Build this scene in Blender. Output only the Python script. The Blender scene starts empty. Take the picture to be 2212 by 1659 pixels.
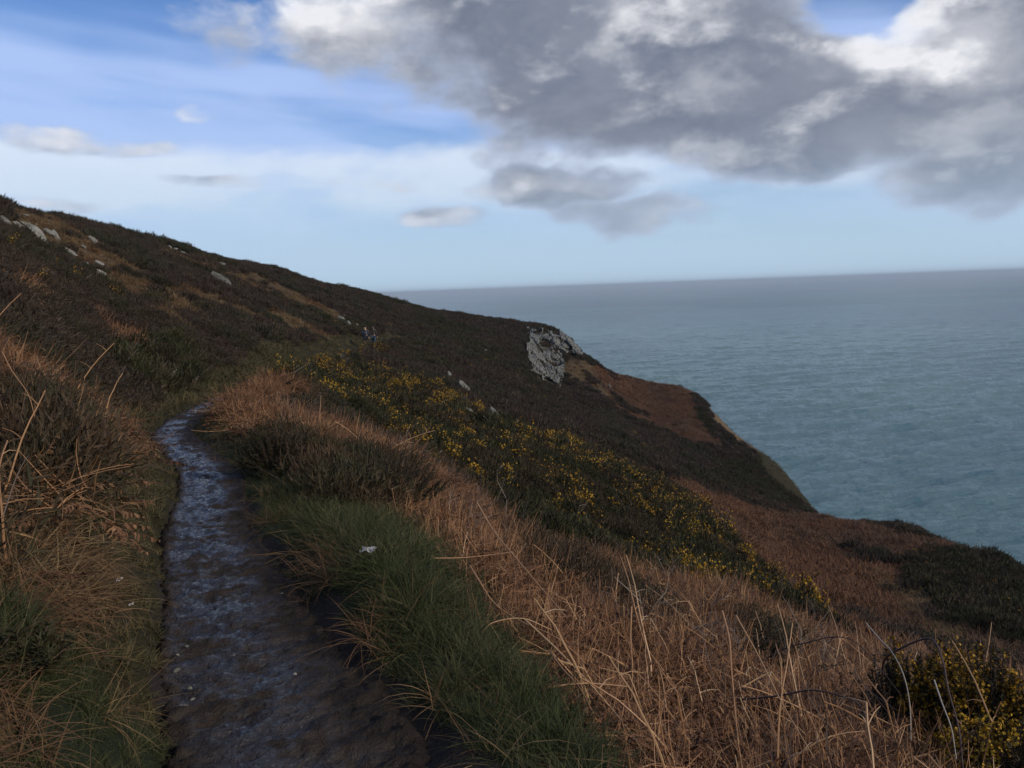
import bpy, bmesh, math, random
import numpy as np
from mathutils import Matrix, Vector

R = math.radians
rng = np.random.default_rng(7)
random.seed(7)
scn = bpy.context.scene
col = scn.collection

# ------------------------------------------------------------------ camera
PITCH, ROLL, F = R(6.6), R(-2.1), 824.0          # focal length in 1024-px pixels
cam_d = bpy.data.cameras.new('camera')
cam_d.sensor_width = 36.0
cam_d.lens = 36.0 * F / 1024.0
cam_d.clip_start, cam_d.clip_end = 0.05, 200000.0
cam = bpy.data.objects.new('camera', cam_d)
CAM_M = (Matrix.Rotation(math.pi / 2 - PITCH, 4, 'X') @ Matrix.Rotation(ROLL, 4, 'Z'))
cam.matrix_world = CAM_M
col.objects.link(cam)
scn.camera = cam
M3 = np.array(CAM_M.to_3x3())
S = 1024.0 / 2212.0                              # photo read off at 2212 px wide

def pix_dir(u, v):
    u = np.asarray(u, float) * S; v = np.asarray(v, float) * S
    d = np.stack([(u - 512) / F, (384 - v) / F, -np.ones_like(u)], -1)
    return d @ M3.T

def project(p):
    q = np.asarray(p, float) @ M3                # world -> camera
    w = np.where(-q[..., 2] > 1e-3, -q[..., 2], np.nan)
    return (512 + F * q[..., 0] / w) / S, (384 - F * q[..., 1] / w) / S

# ------------------------------------------------------------------ render settings
scn.view_settings.view_transform = 'Standard'
scn.view_settings.look = 'None'
scn.view_settings.gamma = 1.0
scn.view_settings.use_curve_mapping = False
scn.view_settings.exposure = 0.05
scn.render.engine = 'CYCLES'
scn.cycles.use_denoising = True
scn.cycles.max_bounces = 6
scn.cycles.diffuse_bounces = 2
scn.cycles.glossy_bounces = 2
scn.cycles.transparent_max_bounces = 4
scn.cycles.volume_bounces = 0
scn.cycles.use_adaptive_sampling = True
scn.cycles.adaptive_threshold = 0.012
scn.cycles.adaptive_min_samples = 8

# ------------------------------------------------------------------ node helper
class NT:
    def __init__(s, tree):
        s.t = tree; s.t.nodes.clear()
    def new(s, kind, **props):
        n = s.t.nodes.new(kind)
        for k, v in props.items(): setattr(n, k, v)
        return n
    def put(s, sock, val):
        if isinstance(val, bpy.types.NodeSocket): s.t.links.new(val, sock)
        elif val is not None: sock.default_value = val
    def math(s, op, a, b=None, c=None, clamp=False):
        n = s.new('ShaderNodeMath', operation=op, use_clamp=clamp)
        for i, x in enumerate((a, b, c)):
            if x is not None: s.put(n.inputs[i], x)
        return n.outputs[0]
    def vmath(s, op, a, b=None, out=0):
        n = s.new('ShaderNodeVectorMath', operation=op)
        s.put(n.inputs[0], a)
        if b is not None: s.put(n.inputs[3 if op == 'SCALE' else 1], b)
        return n.outputs[out]
    def noise(s, vec, scale, detail=4.0, rough=0.5, dist=0.0, out='Fac', dims='3D'):
        n = s.new('ShaderNodeTexNoise', noise_dimensions=dims)
        if vec is not None: s.put(n.inputs['Vector'], vec)
        s.put(n.inputs['Scale'], scale); s.put(n.inputs['Detail'], detail)
        s.put(n.inputs['Roughness'], rough); s.put(n.inputs['Distortion'], dist)
        return n.outputs[out]
    def ramp(s, fac, a, b, lo=0.0, hi=1.0, smooth=True):
        n = s.new('ShaderNodeMapRange', interpolation_type='SMOOTHSTEP' if smooth else 'LINEAR')
        for i, x in enumerate((fac, a, b, lo, hi)): s.put(n.inputs[i], x)
        return n.outputs[0]
    def mix(s, fac, a, b, mode='MIX'):
        n = s.new('ShaderNodeMix', data_type='RGBA', blend_type=mode)
        s.put(n.inputs[0], fac); s.put(n.inputs[6], rgba(a)); s.put(n.inputs[7], rgba(b))
        return n.outputs[2]
    def cramp(s, fac, stops):
        n = s.new('ShaderNodeValToRGB')
        e = n.color_ramp.elements
        while len(e) < len(stops): e.new(0.5)
        for x, (p, c) in zip(e, stops):
            x.position = p; x.color = rgba(c)
        s.put(n.inputs[0], fac)
        return n.outputs[0]
    def comb(s, x, y, z):
        n = s.new('ShaderNodeCombineXYZ')
        for i, q in enumerate((x, y, z)): s.put(n.inputs[i], q)
        return n.outputs[0]
    def sep(s, v):
        n = s.new('ShaderNodeSeparateXYZ'); s.put(n.inputs[0], v)
        return n.outputs

def rgba(c):
    if isinstance(c, bpy.types.NodeSocket) or len(c) == 4: return c
    return (c[0], c[1], c[2], 1.0)

# ------------------------------------------------------------------ sun
SUN_AZ, SUN_EL = R(122.0), R(27.0)               # azimuth from +Y clockwise: over the sea, behind to the right
sun_d = bpy.data.lights.new('sun', 'SUN')
sun_d.energy = 2.2
sun_d.angle = R(5)
sun_d.color = (1.0, 0.86, 0.70)
sun = bpy.data.objects.new('sun', sun_d)
sv = Vector((math.sin(SUN_AZ) * math.cos(SUN_EL), math.cos(SUN_AZ) * math.cos(SUN_EL), math.sin(SUN_EL)))
sun.rotation_euler = sv.to_track_quat('Z', 'Y').to_euler()
sun.location = (0, -30, 60)
col.objects.link(sun)

# ------------------------------------------------------------------ world: blue sky, thin streaks, broken cumulus
def azel(u, v):
    d = pix_dir(u, v); d = d / np.linalg.norm(d)
    return math.atan2(d[0], d[1]), math.asin(d[2])

world = bpy.data.worlds.new('World')
scn.world = world
world.use_nodes = True
world.cycles.sampling_method = 'NONE'             # the sky is met by the scattered rays themselves

# cumulus banks: centre x, y, half-width, half-height (photo px), weight
BANKS = [(1000, 35, 410, 135, .56), (760, 60, 130, 80, .62), (1420, 150, 480, 190, .75), (1700, 110, 260, 160, .62), (1900, 230, 420, 130, .75),
         (1500, 295, 320, 55, .48), (2200, 120, 280, 150, .62), (2250, 340, 330, 110, .66), (2140, 425, 230, 48, .60),
         (1220, 400, 210, 60, .50), (1400, 470, 210, 55, .50), (1120, 285, 110, 30, .40), (940, 478, 110, 30, .42),
         (480, 60, 150, 85, .36), (90, 292, 190, 36, .36), (310, 312, 120, 30, .32), (430, 228, 80, 26, .30),
         (790, 408, 120, 28, .34), (2060, -10, 220, 70, .60), (1320, 320, 130, 32, .40), (480, 405, 140, 22, .30), (120, 425, 140, 22, .30),
         (1820, 10, 110, 55, -.50), (1700, 500, 480, 60, -.2)]

def density_group():
    g = bpy.data.node_groups.new('cumulus_density', 'ShaderNodeTree')
    g.interface.new_socket('P', in_out='INPUT', socket_type='NodeSocketVector')
    g.interface.new_socket('Noise', in_out='INPUT', socket_type='NodeSocketFloat')
    g.interface.new_socket('D', in_out='OUTPUT', socket_type='NodeSocketFloat')
    n = NT(g)
    gi = n.new('NodeGroupInput'); go = n.new('NodeGroupOutput')
    P = gi.outputs[0]; f = gi.outputs[1]
    q = n.vmath('MULTIPLY', P, (1.0, 1.75, 1.0))
    warp = n.noise(q, 7.0, 3.0, 0.55, out='Color')
    warp = n.vmath('MULTIPLY', n.vmath('SUBTRACT', warp, (.5, .5, .5)), (.15, .07, 0))
    Pw = n.vmath('ADD', P, warp)
    acc = None
    for (u, v, ru, rv, w) in BANKS:
        a, e = azel(u, v)
        d = n.vmath('SUBTRACT', Pw, (a, e, 0))
        d = n.vmath('MULTIPLY', d, (1780 / ru / 1.25, 1780 / rv / 1.25, 0))
        ln = n.vmath('LENGTH', d, out=1)
        b = n.ramp(ln, 1.3, 0.2, 0.0, w)
        if acc is None: acc = b
        elif w > 0: acc = n.math('SMOOTH_MAX', acc, b, 0.12)
        else: acc = n.math('ADD', acc, b)
    big = n.noise(n.vmath('ADD', q, (3.1, 1.7, 0)), 3.0, 2.0, 0.5)
    # past the frame the broken cloud simply goes on
    ex = n.math('ABSOLUTE', n.sep(P)[0]); ey = n.sep(P)[1]
    outside = n.math('MAXIMUM', n.ramp(ex, 0.62, 0.95), n.ramp(ey, 0.40, 0.62))
    D = n.math('MULTIPLY', n.math('SUBTRACT', f, 0.5), 0.80)
    amp = n.math('ADD', 0.35, n.math('MULTIPLY', outside, 1.0))
    D = n.math('ADD', D, n.math('MULTIPLY', n.math('SUBTRACT', big, 0.5), amp))
    D = n.math('ADD', D, n.math('MULTIPLY', outside, 0.20))
    D = n.math('ADD', D, acc)
    D = n.math('SUBTRACT', D, 0.23)
    n.put(go.inputs[0], D)
    return g

def build_world():
    n = NT(world.node_tree)
    out = n.new('ShaderNodeOutputWorld')
    bg = n.new('ShaderNodeBackground')
    sky = n.new('ShaderNodeTexSky', sky_type='NISHITA')
    sky.sun_disc = False
    sky.sun_elevation = SUN_EL
    sky.sun_rotation = SUN_AZ
    sky.air_density = 1.0; sky.dust_density = 0.3; sky.ozone_density = 3.0
    tc = n.new('ShaderNodeTexCoord')
    d = n.vmath('NORMALIZE', tc.outputs['Generated'])
    x, y, z = n.sep(d)
    az = n.math('ARCTAN2', x, y)
    el = n.math('ARCSINE', z)
    P = n.comb(az, el, 0.0)
    def fine(vec):
        return n.noise(n.vmath('MULTIPLY', vec, (1.0, 1.7, 1.0)), 6.8, 8.0, 0.57, 0.1)
    f0 = fine(P)
    f1 = fine(n.vmath('ADD', P, (-0.024, 0.026, 0)))
    g = n.new('ShaderNodeGroup'); g.node_tree = density_group()
    n.put(g.inputs[0], P); n.put(g.inputs[1], f0)
    D0 = g.outputs[0]
    g2 = n.new('ShaderNodeGroup'); g2.node_tree = g.node_tree
    n.put(g2.inputs[0], n.vmath('ADD', P, (-0.026, 0.028, 0))); n.put(g2.inputs[1], f1)
    alpha = n.ramp(D0, -0.02, 0.17)
    thick = n.ramp(D0, 0.03, 0.34)
    top = n.ramp(n.math('SUBTRACT', D0, g2.outputs[0]), 0.04, 0.40)
    grain = n.ramp(n.math('SUBTRACT', f0, f1), 0.0, 0.22)
    # blue air
    blue = n.mix(1.0, sky.outputs[0], SKYC, 'MULTIPLY')
    # high thin streaks, tilted slightly
    rot = n.new('ShaderNodeVectorRotate', rotation_type='Z_AXIS')
    n.put(rot.inputs['Vector'], P); n.put(rot.inputs['Angle'], R(6))
    s1 = n.noise(n.vmath('MULTIPLY', rot.outputs[0], (1.5, 10.5, 1.0)), 1.8, 3.2, 0.48, 0.15)
    s2 = n.noise(P, 3.0, 3.0, 0.5)
    streak = n.ramp(n.math('ADD', s1, n.math('MULTIPLY', n.math('SUBTRACT', s2, 0.5), 0.45)), 0.30, 0.66)
    fadehi = n.ramp(el, 0.320, 0.250, 0.05, 1.0)
    streak = n.math('MULTIPLY', n.math('MULTIPLY', n.math('ADD', 0.22, n.math('MULTIPLY', streak, 0.78)), fadehi), 0.82)
    base = n.mix(streak, blue, (0.46, 0.60, 0.94))
    # low veil of pale cloud above the sea haze
    veil = n.noise(n.vmath('MULTIPLY', P, (1.0, 2.6, 1.0)), 4.5, 5.0, 0.55, 0.2)
    vb = n.math('MULTIPLY', n.ramp(el, 0.06, 0.13), n.ramp(el, 0.185, 0.145))
    veil = n.math('MULTIPLY', n.ramp(n.math('ADD', veil, n.math('MULTIPLY', vb, 0.36)), 0.55, 0.86), n.ramp(el, 0.26, 0.16))
    base = n.mix(n.math('MULTIPLY', veil, 0.85), base, (0.76, 0.83, 0.95))
    # air near the horizon
    base = n.mix(n.ramp(el, 0.22, 0.0, 0.0, 0.95), base, (0.46, 0.615, 0.765))
    # cumulus
    dark = n.mix(n.ramp(f0, .3, .7), (0.25, 0.275, 0.34), (0.15, 0.178, 0.245))
    shade = n.math('ADD', n.math('MULTIPLY', top, 0.66), n.math('MULTIPLY', grain, 0.26), clamp=True)
    # sunlit crowns of the bank
    jit = n.noise(n.vmath('MULTIPLY', P, (1.0, 1.5, 1.0)), 16.0, 4.0, 0.6, out='Color')
    Pj = n.vmath('ADD', P, n.vmath('MULTIPLY', n.vmath('SUBTRACT', jit, (.5, .5, .5)), (.16, .075, 0)))
    for (u, v, ru, rv, w) in [(770, 50, 120, 65, .60), (1950, 85, 150, 45, .34), (2130, 110, 120, 60, .34), (2085, 285, 120, 34, .34), (1525, 180, 80, 34, .30), (1480, 335, 100, 26, .34), (1300, 108, 70, 26, .34)]:
        a, e = azel(u, v)
        dd = n.vmath('MULTIPLY', n.vmath('SUBTRACT', Pj, (a, e, 0)), (1780 / ru / 1.2, 1780 / rv / 1.2, 0))
        ln = n.math('ADD', n.vmath('LENGTH', dd, out=1), n.math('MULTIPLY', n.math('SUBTRACT', 0.5, f0), 3.0))
        shade = n.math('ADD', shade, n.ramp(ln, 1.5, 0.0, 0.0, w), clamp=True)
    body = n.mix(shade, dark, (0.84, 0.845, 0.88))
    rim = n.mix(n.math('MAXIMUM', top, shade), (0.40, 0.46, 0.60), (0.78, 0.82, 0.92))
    cc = n.mix(thick, rim, body)
    cc = n.mix(n.ramp(el, 0.20, 0.03, 0.0, 0.5), cc, (0.44, 0.56, 0.72))
    final = n.mix(n.math('MULTIPLY', alpha, 0.97), base, cc)
    # below the horizon: dull sea colour
    final = n.mix(n.ramp(el, 0.0, -0.03), final, (0.10, 0.14, 0.18))
    n.put(bg.inputs['Color'], final)
    bg.inputs['Strength'].default_value = 1.0
    n.put(out.inputs['Surface'], bg.outputs[0])
SKYC = (0.060, 0.082, 0.115)
build_world()

# ------------------------------------------------------------------ numpy noise
def _h(ix, iy, seed):
    h = (ix.astype(np.int64) * 374761393 + iy.astype(np.int64) * 668265263 + seed * 974711) & 0xffffffff
    h = ((h ^ (h >> 13)) * 1274126177) & 0xffffffff
    return ((h ^ (h >> 16)) & 0xffff) / 65535.0
def vnoise(x, y, seed=0):
    ix = np.floor(x); iy = np.floor(y)
    fx = x - ix; fy = y - iy
    fx = fx * fx * fx * (fx * (fx * 6 - 15) + 10); fy = fy * fy * fy * (fy * (fy * 6 - 15) + 10)
    a = _h(ix, iy, seed); b = _h(ix + 1, iy, seed); c = _h(ix, iy + 1, seed); e = _h(ix + 1, iy + 1, seed)
    return (a + (b - a) * fx) + ((c + (e - c) * fx) - (a + (b - a) * fx)) * fy - 0.5
def fbm(x, y, oct=4, seed=0, gain=0.5):
    t = np.zeros_like(np.asarray(x, float)); a = 1.0; c, s_ = math.cos(.6), math.sin(.6)
    for k in range(oct):
        t = t + a * vnoise(x, y, seed + k * 17)
        x, y = (c * x - s_ * y) * 2.03 + 11.3, (s_ * x + c * y) * 2.03 + 5.7
        a *= gain
    return t
def sstep(a, b, x):
    t = np.clip((x - a) / (b - a), 0, 1); return t * t * (3 - 2 * t)

# ------------------------------------------------------------------ terrain: control points read off the photo
SEA_Z = -75.0
# column x in photo px: [(photo y, ground distance m, plant height m)], then [(distance, height)] past the skyline
COLS = {
    0: ([(1659, 2.2, .1), (1400, 2.9, .15), (1100, 4.3, .25), (850, 6.5, .35), (760, 9, .4), (650, 18, .4), (560, 30, .3), (490, 42, .1), (437, 58, .35)], [(80, 8.0), (150, 8.0), (220, -5), (330, -90)]),
    200: ([(1659, 2.3, .05), (1400, 3.0, .08), (1100, 4.6, .12), (950, 7.0, .2), (885, 10, .35), (800, 19, .5), (690, 30, .4), (600, 42, .3), (540, 55, .2), (484, 70, .35)], [(95, 6.6), (150, 6), (220, -8), (330, -90)]),
    300: ([(1150, 4.9, .06), (1040, 6.6, .08), (985, 8.3, .15)], []),
    400: ([(930, 14, 0), (890, 17, .1), (810, 24, .6), (700, 34, .5), (620, 52, .3), (560, 72, .3), (530, 85, .35)], [(108, 4.7), (160, 2), (220, -20), (330, -90)]),
    600: ([(1100, 6.2, .35), (1000, 7.7, .5), (930, 10, .5), (850, 13.5, .6), (815, 30, 0), (790, 34, .3), (720, 45, .4), (650, 68, .4), (600, 88, .3), (580, 97, .35)], [(118, 2.0), (160, -4), (220, -30), (330, -90)]),
    800: ([(1210, 5.0, .12), (1060, 6.6, .4), (975, 9, .5), (940, 11, .4), (905, 24, .8), (830, 38, .6), (755, 63, 0), (700, 80, .3), (650, 105, .3), (630, 118, .35)], [(138, -2.5), (170, -12), (230, -45), (330, -95)]),
    1000: ([(1659, 2.8, .08), (1400, 3.7, .15), (1200, 5, .35), (1070, 8.5, .5), (1035, 10.5, .5), (1000, 24, 1), (900, 38, .6), (830, 55, .4), (750, 85, .3), (704, 112, .35), (673, 132, .5)], [(152, -10), (180, -24), (230, -55), (330, -95)]),
    1200: ([(1659, 2.7, .12), (1400, 3.7, .3), (1250, 5, .45), (1165, 8, .5), (1135, 10, .5), (1100, 22, 1), (1000, 32, .6), (900, 55, .5), (840, 95, .3), (770, 112, .1), (728, 122, .15), (712, 130, .25)], [(142, -14), (160, -28), (215, -65), (330, -95)]),
    1100: ([(740, 105, .3), (708, 120, .4), (688, 132, .5)], [(148, -12), (170, -26)]),
    1240: ([(842, 97, .3), (785, 110, .1), (745, 120, .1), (724, 127, .1)], [(139, -15), (155, -30), (200, -68)]),
    1270: ([(900, 62, .4), (850, 98, .3), (800, 108, .2), (770, 117, .1)], [(130, -18), (150, -33), (200, -70)]),
    1330: ([(905, 88, .3), (852, 108, .2), (797, 120, .1)], [(134, -19), (150, -34), (195, -72)]),
    1400: ([(1659, 2.7, .25), (1450, 3.7, .45), (1300, 5.2, .5), (1230, 8, .5), (1205, 10, .5), (1180, 22, 1), (1080, 32, .7), (990, 52, .4), (930, 95, .3), (870, 112, .2), (820, 125, .2)], [(138, -22), (155, -36), (200, -75), (330, -95)]),
    1510: ([(930, 105, .3), (880, 116, .2), (843, 125, .2)], [(137, -26), (155, -42), (190, -80)]),
    1600: ([(1659, 2.8, .35), (1500, 3.8, .5), (1360, 6, .5), (1295, 9, .4), (1272, 12, .3), (1240, 23, .8), (1180, 32, .6), (1080, 60, .3), (1068, 74, .3), (1010, 100, .3), (945, 118, .2)], [(130, -32), (150, -52), (190, -85), (330, -95)]),
    1700: ([(1300, 28, .5), (1180, 45, .3), (1098, 77, .3), (1060, 100, .3), (1020, 114, .2)], [(126, -38), (145, -58), (190, -88)]),
    1800: ([(1659, 2.9, .45), (1500, 4.2, .5), (1410, 8, .4), (1385, 12, .3), (1335, 22, .3), (1205, 45, .3), (1140, 80, .3)], [(95, -28.6), (106, -31.5), (120, -44), (145, -66), (200, -90), (330, -95)]),
    2000: ([(1659, 3, .5), (1500, 5.5, .5), (1435, 10, .4), (1400, 20, .3), (1268, 42, .4), (1186, 75, .5)], [(92, -36), (120, -58), (160, -85), (330, -95)]),
    2212: ([(1659, 3, .5), (1560, 5.5, .5), (1490, 10, .4), (1455, 18, .3), (1352, 32, .5), (1252, 65, .7)], [(80, -36), (110, -62), (150, -85), (330, -95)]),
}
# path centre line (photo x, y, distance or None where it can be worked out from the path's own fall)
def path_z(r): return -1.6 - 0.044 * r
PATH_PIX = [(640, 1659, None), (570, 1480, None), (520, 1360, None), (485, 1240, None), (448, 1140, None), (455, 1075, None),
            (452, 1020, None), (410, 974, None), (374, 940, None), (392, 910, None), (440, 882, 19.0), (510, 850, 24.0),
            (588, 817, 30.0), (680, 785, 44.0), (790, 753, 63.0), (835, 741, 73.0), (880, 733, 84.0)]
path_pts = [(0.45, -6.0, -1.45), (0.22, -3.0, -1.55), (-.08, 0.0, -1.62), (-.32, 1.2, -1.65)]
ctrl = []
for (u, v, r) in PATH_PIX:
    d = pix_dir(u, v); hd = math.hypot(d[0], d[1]); tan = d[2] / hd
    if r is None: r = 1.6 / (-tan - 0.044)
    p = (d[0] / hd * r, d[1] / hd * r, tan * r)
    path_pts.append(p); ctrl.append(p)
for u, (vis, far) in COLS.items():
    for (v, r, h) in vis:
        d = pix_dir(u, v); hd = math.hypot(d[0], d[1])
        ctrl.append((d[0] / hd * r, d[1] / hd * r, d[2] / hd * r - h))
    d = pix_dir(u, 700); hd = math.hypot(d[0], d[1])
    for (r, z) in far: ctrl.append((d[0] / hd * r, d[1] / hd * r, z))
SIDES = {60: [(1.5, -2.1), (3, -2.9), (10, -6.5), (30, -16), (65, -30), (110, -62), (160, -88), (330, -95)],
         110: [(1.5, -2.0), (3, -2.7), (10, -5.5), (30, -14), (65, -28), (120, -60), (180, -88), (330, -95)],
         180: [(1.2, -1.58), (3, -1.5), (10, -1.3), (30, -.5), (100, 2), (200, -10), (330, -90)],
         -60: [(1.3, -1.6), (2.2, -1.45), (5, -.9), (10, -.1), (20, 2), (40, 6), (80, 10), (150, 11), (330, -60)],
         -115: [(1.3, -1.6), (2.2, -1.45), (5, -.9), (10, .2), (20, 2.6), (40, 7), (80, 11), (150, 12), (330, -60)]}
for a, l in SIDES.items():
    for (r, z) in l: ctrl.append((math.sin(R(a)) * r, math.cos(R(a)) * r, z))
ctrl = np.array(ctrl)
def feat(x, y):
    r = np.hypot(x, y) + 1e-9
    return np.stack([x / r * 3.0 * r / (r + .4), y / r * 3.0 * r / (r + .4), np.log(r + 1.0)], -1)
def wgt(x, y): return np.hypot(x, y) + 1.5
CF = feat(ctrl[:, 0], ctrl[:, 1]); CV = ctrl[:, 2] / wgt(ctrl[:, 0], ctrl[:, 1])
def kern(A, B):
    d2 = ((A[:, None, :] - B[None, :, :]) ** 2).sum(-1)
    return np.sqrt(d2 + 0.02)
K = kern(CF, CF); m = len(CF)
Aug = np.zeros((m + 4, m + 4)); Aug[:m, :m] = -K + 0.004 * np.eye(m)
Pm = np.concatenate([np.ones((m, 1)), CF], 1)
Aug[:m, m:] = Pm; Aug[m:, :m] = Pm.T
SOL = np.linalg.solve(Aug, np.concatenate([CV, np.zeros(4)]))

PP = np.array(path_pts)
# densify path with Catmull-Rom
def catmull(P, n):
    out = []
    Q = np.vstack([2 * P[0] - P[1], P, 2 * P[-1] - P[-2]])
    for i in range(1, len(Q) - 2):
        for k in range(n):
            t = k / n
            out.append(.5 * ((2 * Q[i]) + (-Q[i-1] + Q[i+1]) * t + (2*Q[i-1] - 5*Q[i] + 4*Q[i+1] - Q[i+2]) * t*t + (-Q[i-1] + 3*Q[i] - 3*Q[i+1] + Q[i+2]) * t**3))
    out.append(Q[-2])
    return np.array(out)
PATH = catmull(PP, 6)
def path_hw(r): return np.interp(r, [0, 3, 5, 8, 12, 20, 60], [.44, .42, .34, .27, .27, .28, .32])
def path_dist(x, y):
    best = np.full(x.shape, 1e9); bz = np.zeros(x.shape); side = np.zeros(x.shape)
    for a, b in zip(PATH[:-1], PATH[1:]):
        dx, dy = b[0] - a[0], b[1] - a[1]; L2 = dx * dx + dy * dy
        t = np.clip(((x - a[0]) * dx + (y - a[1]) * dy) / L2, 0, 1)
        ex = x - a[0] - t * dx; ey = y - a[1] - t * dy
        d = np.hypot(ex, ey); mk = d < best
        best = np.where(mk, d, best); bz = np.where(mk, a[2] + t * (b[2] - a[2]), bz)
        side = np.where(mk, np.sign(dx * ey - dy * ex), side)       # +1 left of walking direction
    return best, bz, side

def terrain(x, y, micro=True):
    x = np.asarray(x, float); y = np.asarray(y, float); sh = x.shape
    x = x.ravel(); y = y.ravel(); z = np.empty_like(x)
    for i in range(0, len(x), 20000):
        f = feat(x[i:i+20000], y[i:i+20000])
        z[i:i+20000] = (-kern(f, CF)) @ SOL[:m] + SOL[m] + f @ SOL[m+1:]
    z *= wgt(x, y)
    r = np.hypot(x, y)
    if micro:
        z += fbm(x * .16, y * .16, 4, 3) * np.interp(r, [0, 40, 80, 120], [0, .5, .55, .3]) + fbm(x * .9, y * .9, 3, 9) * np.clip(r * .02, .04, .22)
    d, pz, side = path_dist(x, y)
    hw = path_hw(r)
    edge = d - fbm(x * 2.5, y * 2.5, 2, 5) * .12
    bank = .09 * sstep(hw, hw + .25, edge) * (1 - sstep(hw + .3, hw + 1.2, edge))
    w = 1 - sstep(hw + .02, hw + np.clip(.5 + r * .02, .5, 1.5), edge)
    z = z * (1 - w) + (pz - .06) * w + bank
    return z.reshape(sh)

def hit(u, v, rmin=1.5, rmax=170.0, n=500):
    """first place along the photo ray where the ground is met"""
    d = pix_dir(u, v); hd = math.hypot(d[0], d[1])
    r = np.geomspace(rmin, rmax, n)
    x = d[0] / hd * r; y = d[1] / hd * r; zr = d[2] / hd * r
    g = terrain(x, y)
    k = np.nonzero(g >= zr)[0]
    if len(k) == 0: k = [int(np.argmin(zr - g))]
    k = int(k[0])
    return np.array([x[k], y[k], g[k]])

# ------------------------------------------------------------------ object helpers
def tag(o, label=None, cat=None, group=None, kind=None):
    if label: o['label'] = label
    if cat: o['category'] = cat
    if group: o['group'] = group
    if kind: o['kind'] = kind
    return o
def mesh_obj(name, verts, faces, mats, parent=None, smooth=False, link=True, midx=None):
    me = bpy.data.meshes.new(name)
    me.from_pydata(np.asarray(verts).tolist() if not isinstance(verts, list) else verts, [], faces if isinstance(faces, list) else np.asarray(faces).tolist())
    for mt in (mats if isinstance(mats, (list, tuple)) else [mats]): me.materials.append(mt)
    if midx is not None: me.polygons.foreach_set('material_index', np.asarray(midx, dtype=np.int32))
    if smooth: me.polygons.foreach_set('use_smooth', np.ones(len(me.polygons), dtype=bool))
    me.update()
    o = bpy.data.objects.new(name, me)
    if link: col.objects.link(o)
    if parent: o.parent = parent
    return o
def empty(name, loc, rz=0.0):
    o = bpy.data.objects.new(name, None); o.location = loc; o.rotation_euler = (0, 0, rz)
    o.empty_display_size = .1; col.objects.link(o); return o
def grid_faces(nr, nc, wrap=False):
    i = np.arange(nr - 1)[:, None]; j = np.arange(nc if wrap else nc - 1)[None, :]
    a = i * nc + j; b = i * nc + (j + 1) % nc
    return np.stack([a, b, b + nc, a + nc], -1).reshape(-1, 4)

# ------------------------------------------------------------------ materials
def material(name):
    mt = bpy.data.materials.new(name); mt.use_nodes = True
    n = NT(mt.node_tree)
    out = n.new('ShaderNodeOutputMaterial'); b = n.new('ShaderNodeBsdfPrincipled')
    n.put(out.inputs[0], b.outputs[0])
    return mt, n, b
def plant_mat(name, stops, rough=.75, spec=.25, patch=None, patch_scale=.35, trans=0.0):
    mt, n, b = material(name)
    oi = n.new('ShaderNodeObjectInfo'); geo = n.new('ShaderNodeNewGeometry')
    rnd = n.math('ADD', n.math('MULTIPLY', oi.outputs['Random'], .6), n.math('MULTIPLY', geo.outputs['Random Per Island'], .4))
    c = n.cramp(rnd, stops)
    if patch:
        f = n.ramp(n.noise(geo.outputs['Position'], patch_scale, 3.0, .55), .42, .62)
        c = n.mix(f, c, n.cramp(rnd, patch))
    n.put(b.inputs['Base Color'], c)
    b.inputs['Roughness'].default_value = rough
    b.inputs['Specular IOR Level'].default_value = spec
    if trans:
        out = [x for x in n.t.nodes if x.type == 'OUTPUT_MATERIAL'][0]
        tr = n.new('ShaderNodeBsdfTranslucent'); n.put(tr.inputs[0], c)
        mx = n.new('ShaderNodeMixShader'); mx.inputs[0].default_value = trans
        n.put(mx.inputs[1], b.outputs[0]); n.put(mx.inputs[2], tr.outputs[0]); n.put(out.inputs[0], mx.outputs[0])
    return mt
MAT = {}
MAT['heather'] = plant_mat('heather', [(0, (.030, .020, .015)), (.45, (.050, .033, .024)), (.8, (.064, .044, .028)), (1, (.125, .092, .062))],
                           patch=[(0, (.026, .026, .014)), (.6, (.042, .038, .020)), (1, (.075, .060, .035))], patch_scale=.25)
MAT['gorse'] = plant_mat('gorse', [(0, (.020, .021, .008)), (.5, (.033, .035, .012)), (1, (.058, .052, .021))],
                         patch=[(0, (.032, .025, .012)), (1, (.062, .043, .022))], patch_scale=.6)
MAT['flower'] = plant_mat('gorse_flower', [(0, (.25, .130, .009)), (.5, (.41, .230, .013)), (1, (.58, .35, .03))], rough=.6)
MAT['bracken'] = plant_mat('dead_bracken', [(0, (.050, .024, .013)), (.45, (.115, .054, .027)), (.8, (.23, .118, .058)), (1, (.40, .24, .12))], trans=.15,
                           patch=[(0, (.050, .028, .015)), (.5, (.125, .068, .033)), (1, (.30, .175, .088))], patch_scale=.5)
MAT['bracken_far'] = plant_mat('bracken_slope', [(0, (.070, .031, .015)), (.45, (.130, .059, .027)), (1, (.225, .118, .054))],
                               patch=[(0, (.070, .036, .020)), (1, (.155, .085, .042))], patch_scale=.10)
MAT['stalk'] = plant_mat('bracken_stalk', [(0, (.22, .105, .045)), (.5, (.40, .215, .092)), (.85, (.52, .32, .15)), (1, (.55, .44, .29))], rough=.5, spec=.4)
MAT['stalk2'] = plant_mat('bracken_stem', [(0, (.075, .036, .020)), (.5, (.205, .097, .041)), (.85, (.39, .21, .090)), (1, (.48, .33, .19))], rough=.6)
MAT['straw'] = plant_mat('straw_grass', [(0, (.085, .054, .024)), (.5, (.18, .118, .052)), (1, (.38, .27, .13))], trans=.15,
                         patch=[(0, (.080, .040, .019)), (1, (.22, .12, .056))], patch_scale=.7)
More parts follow.
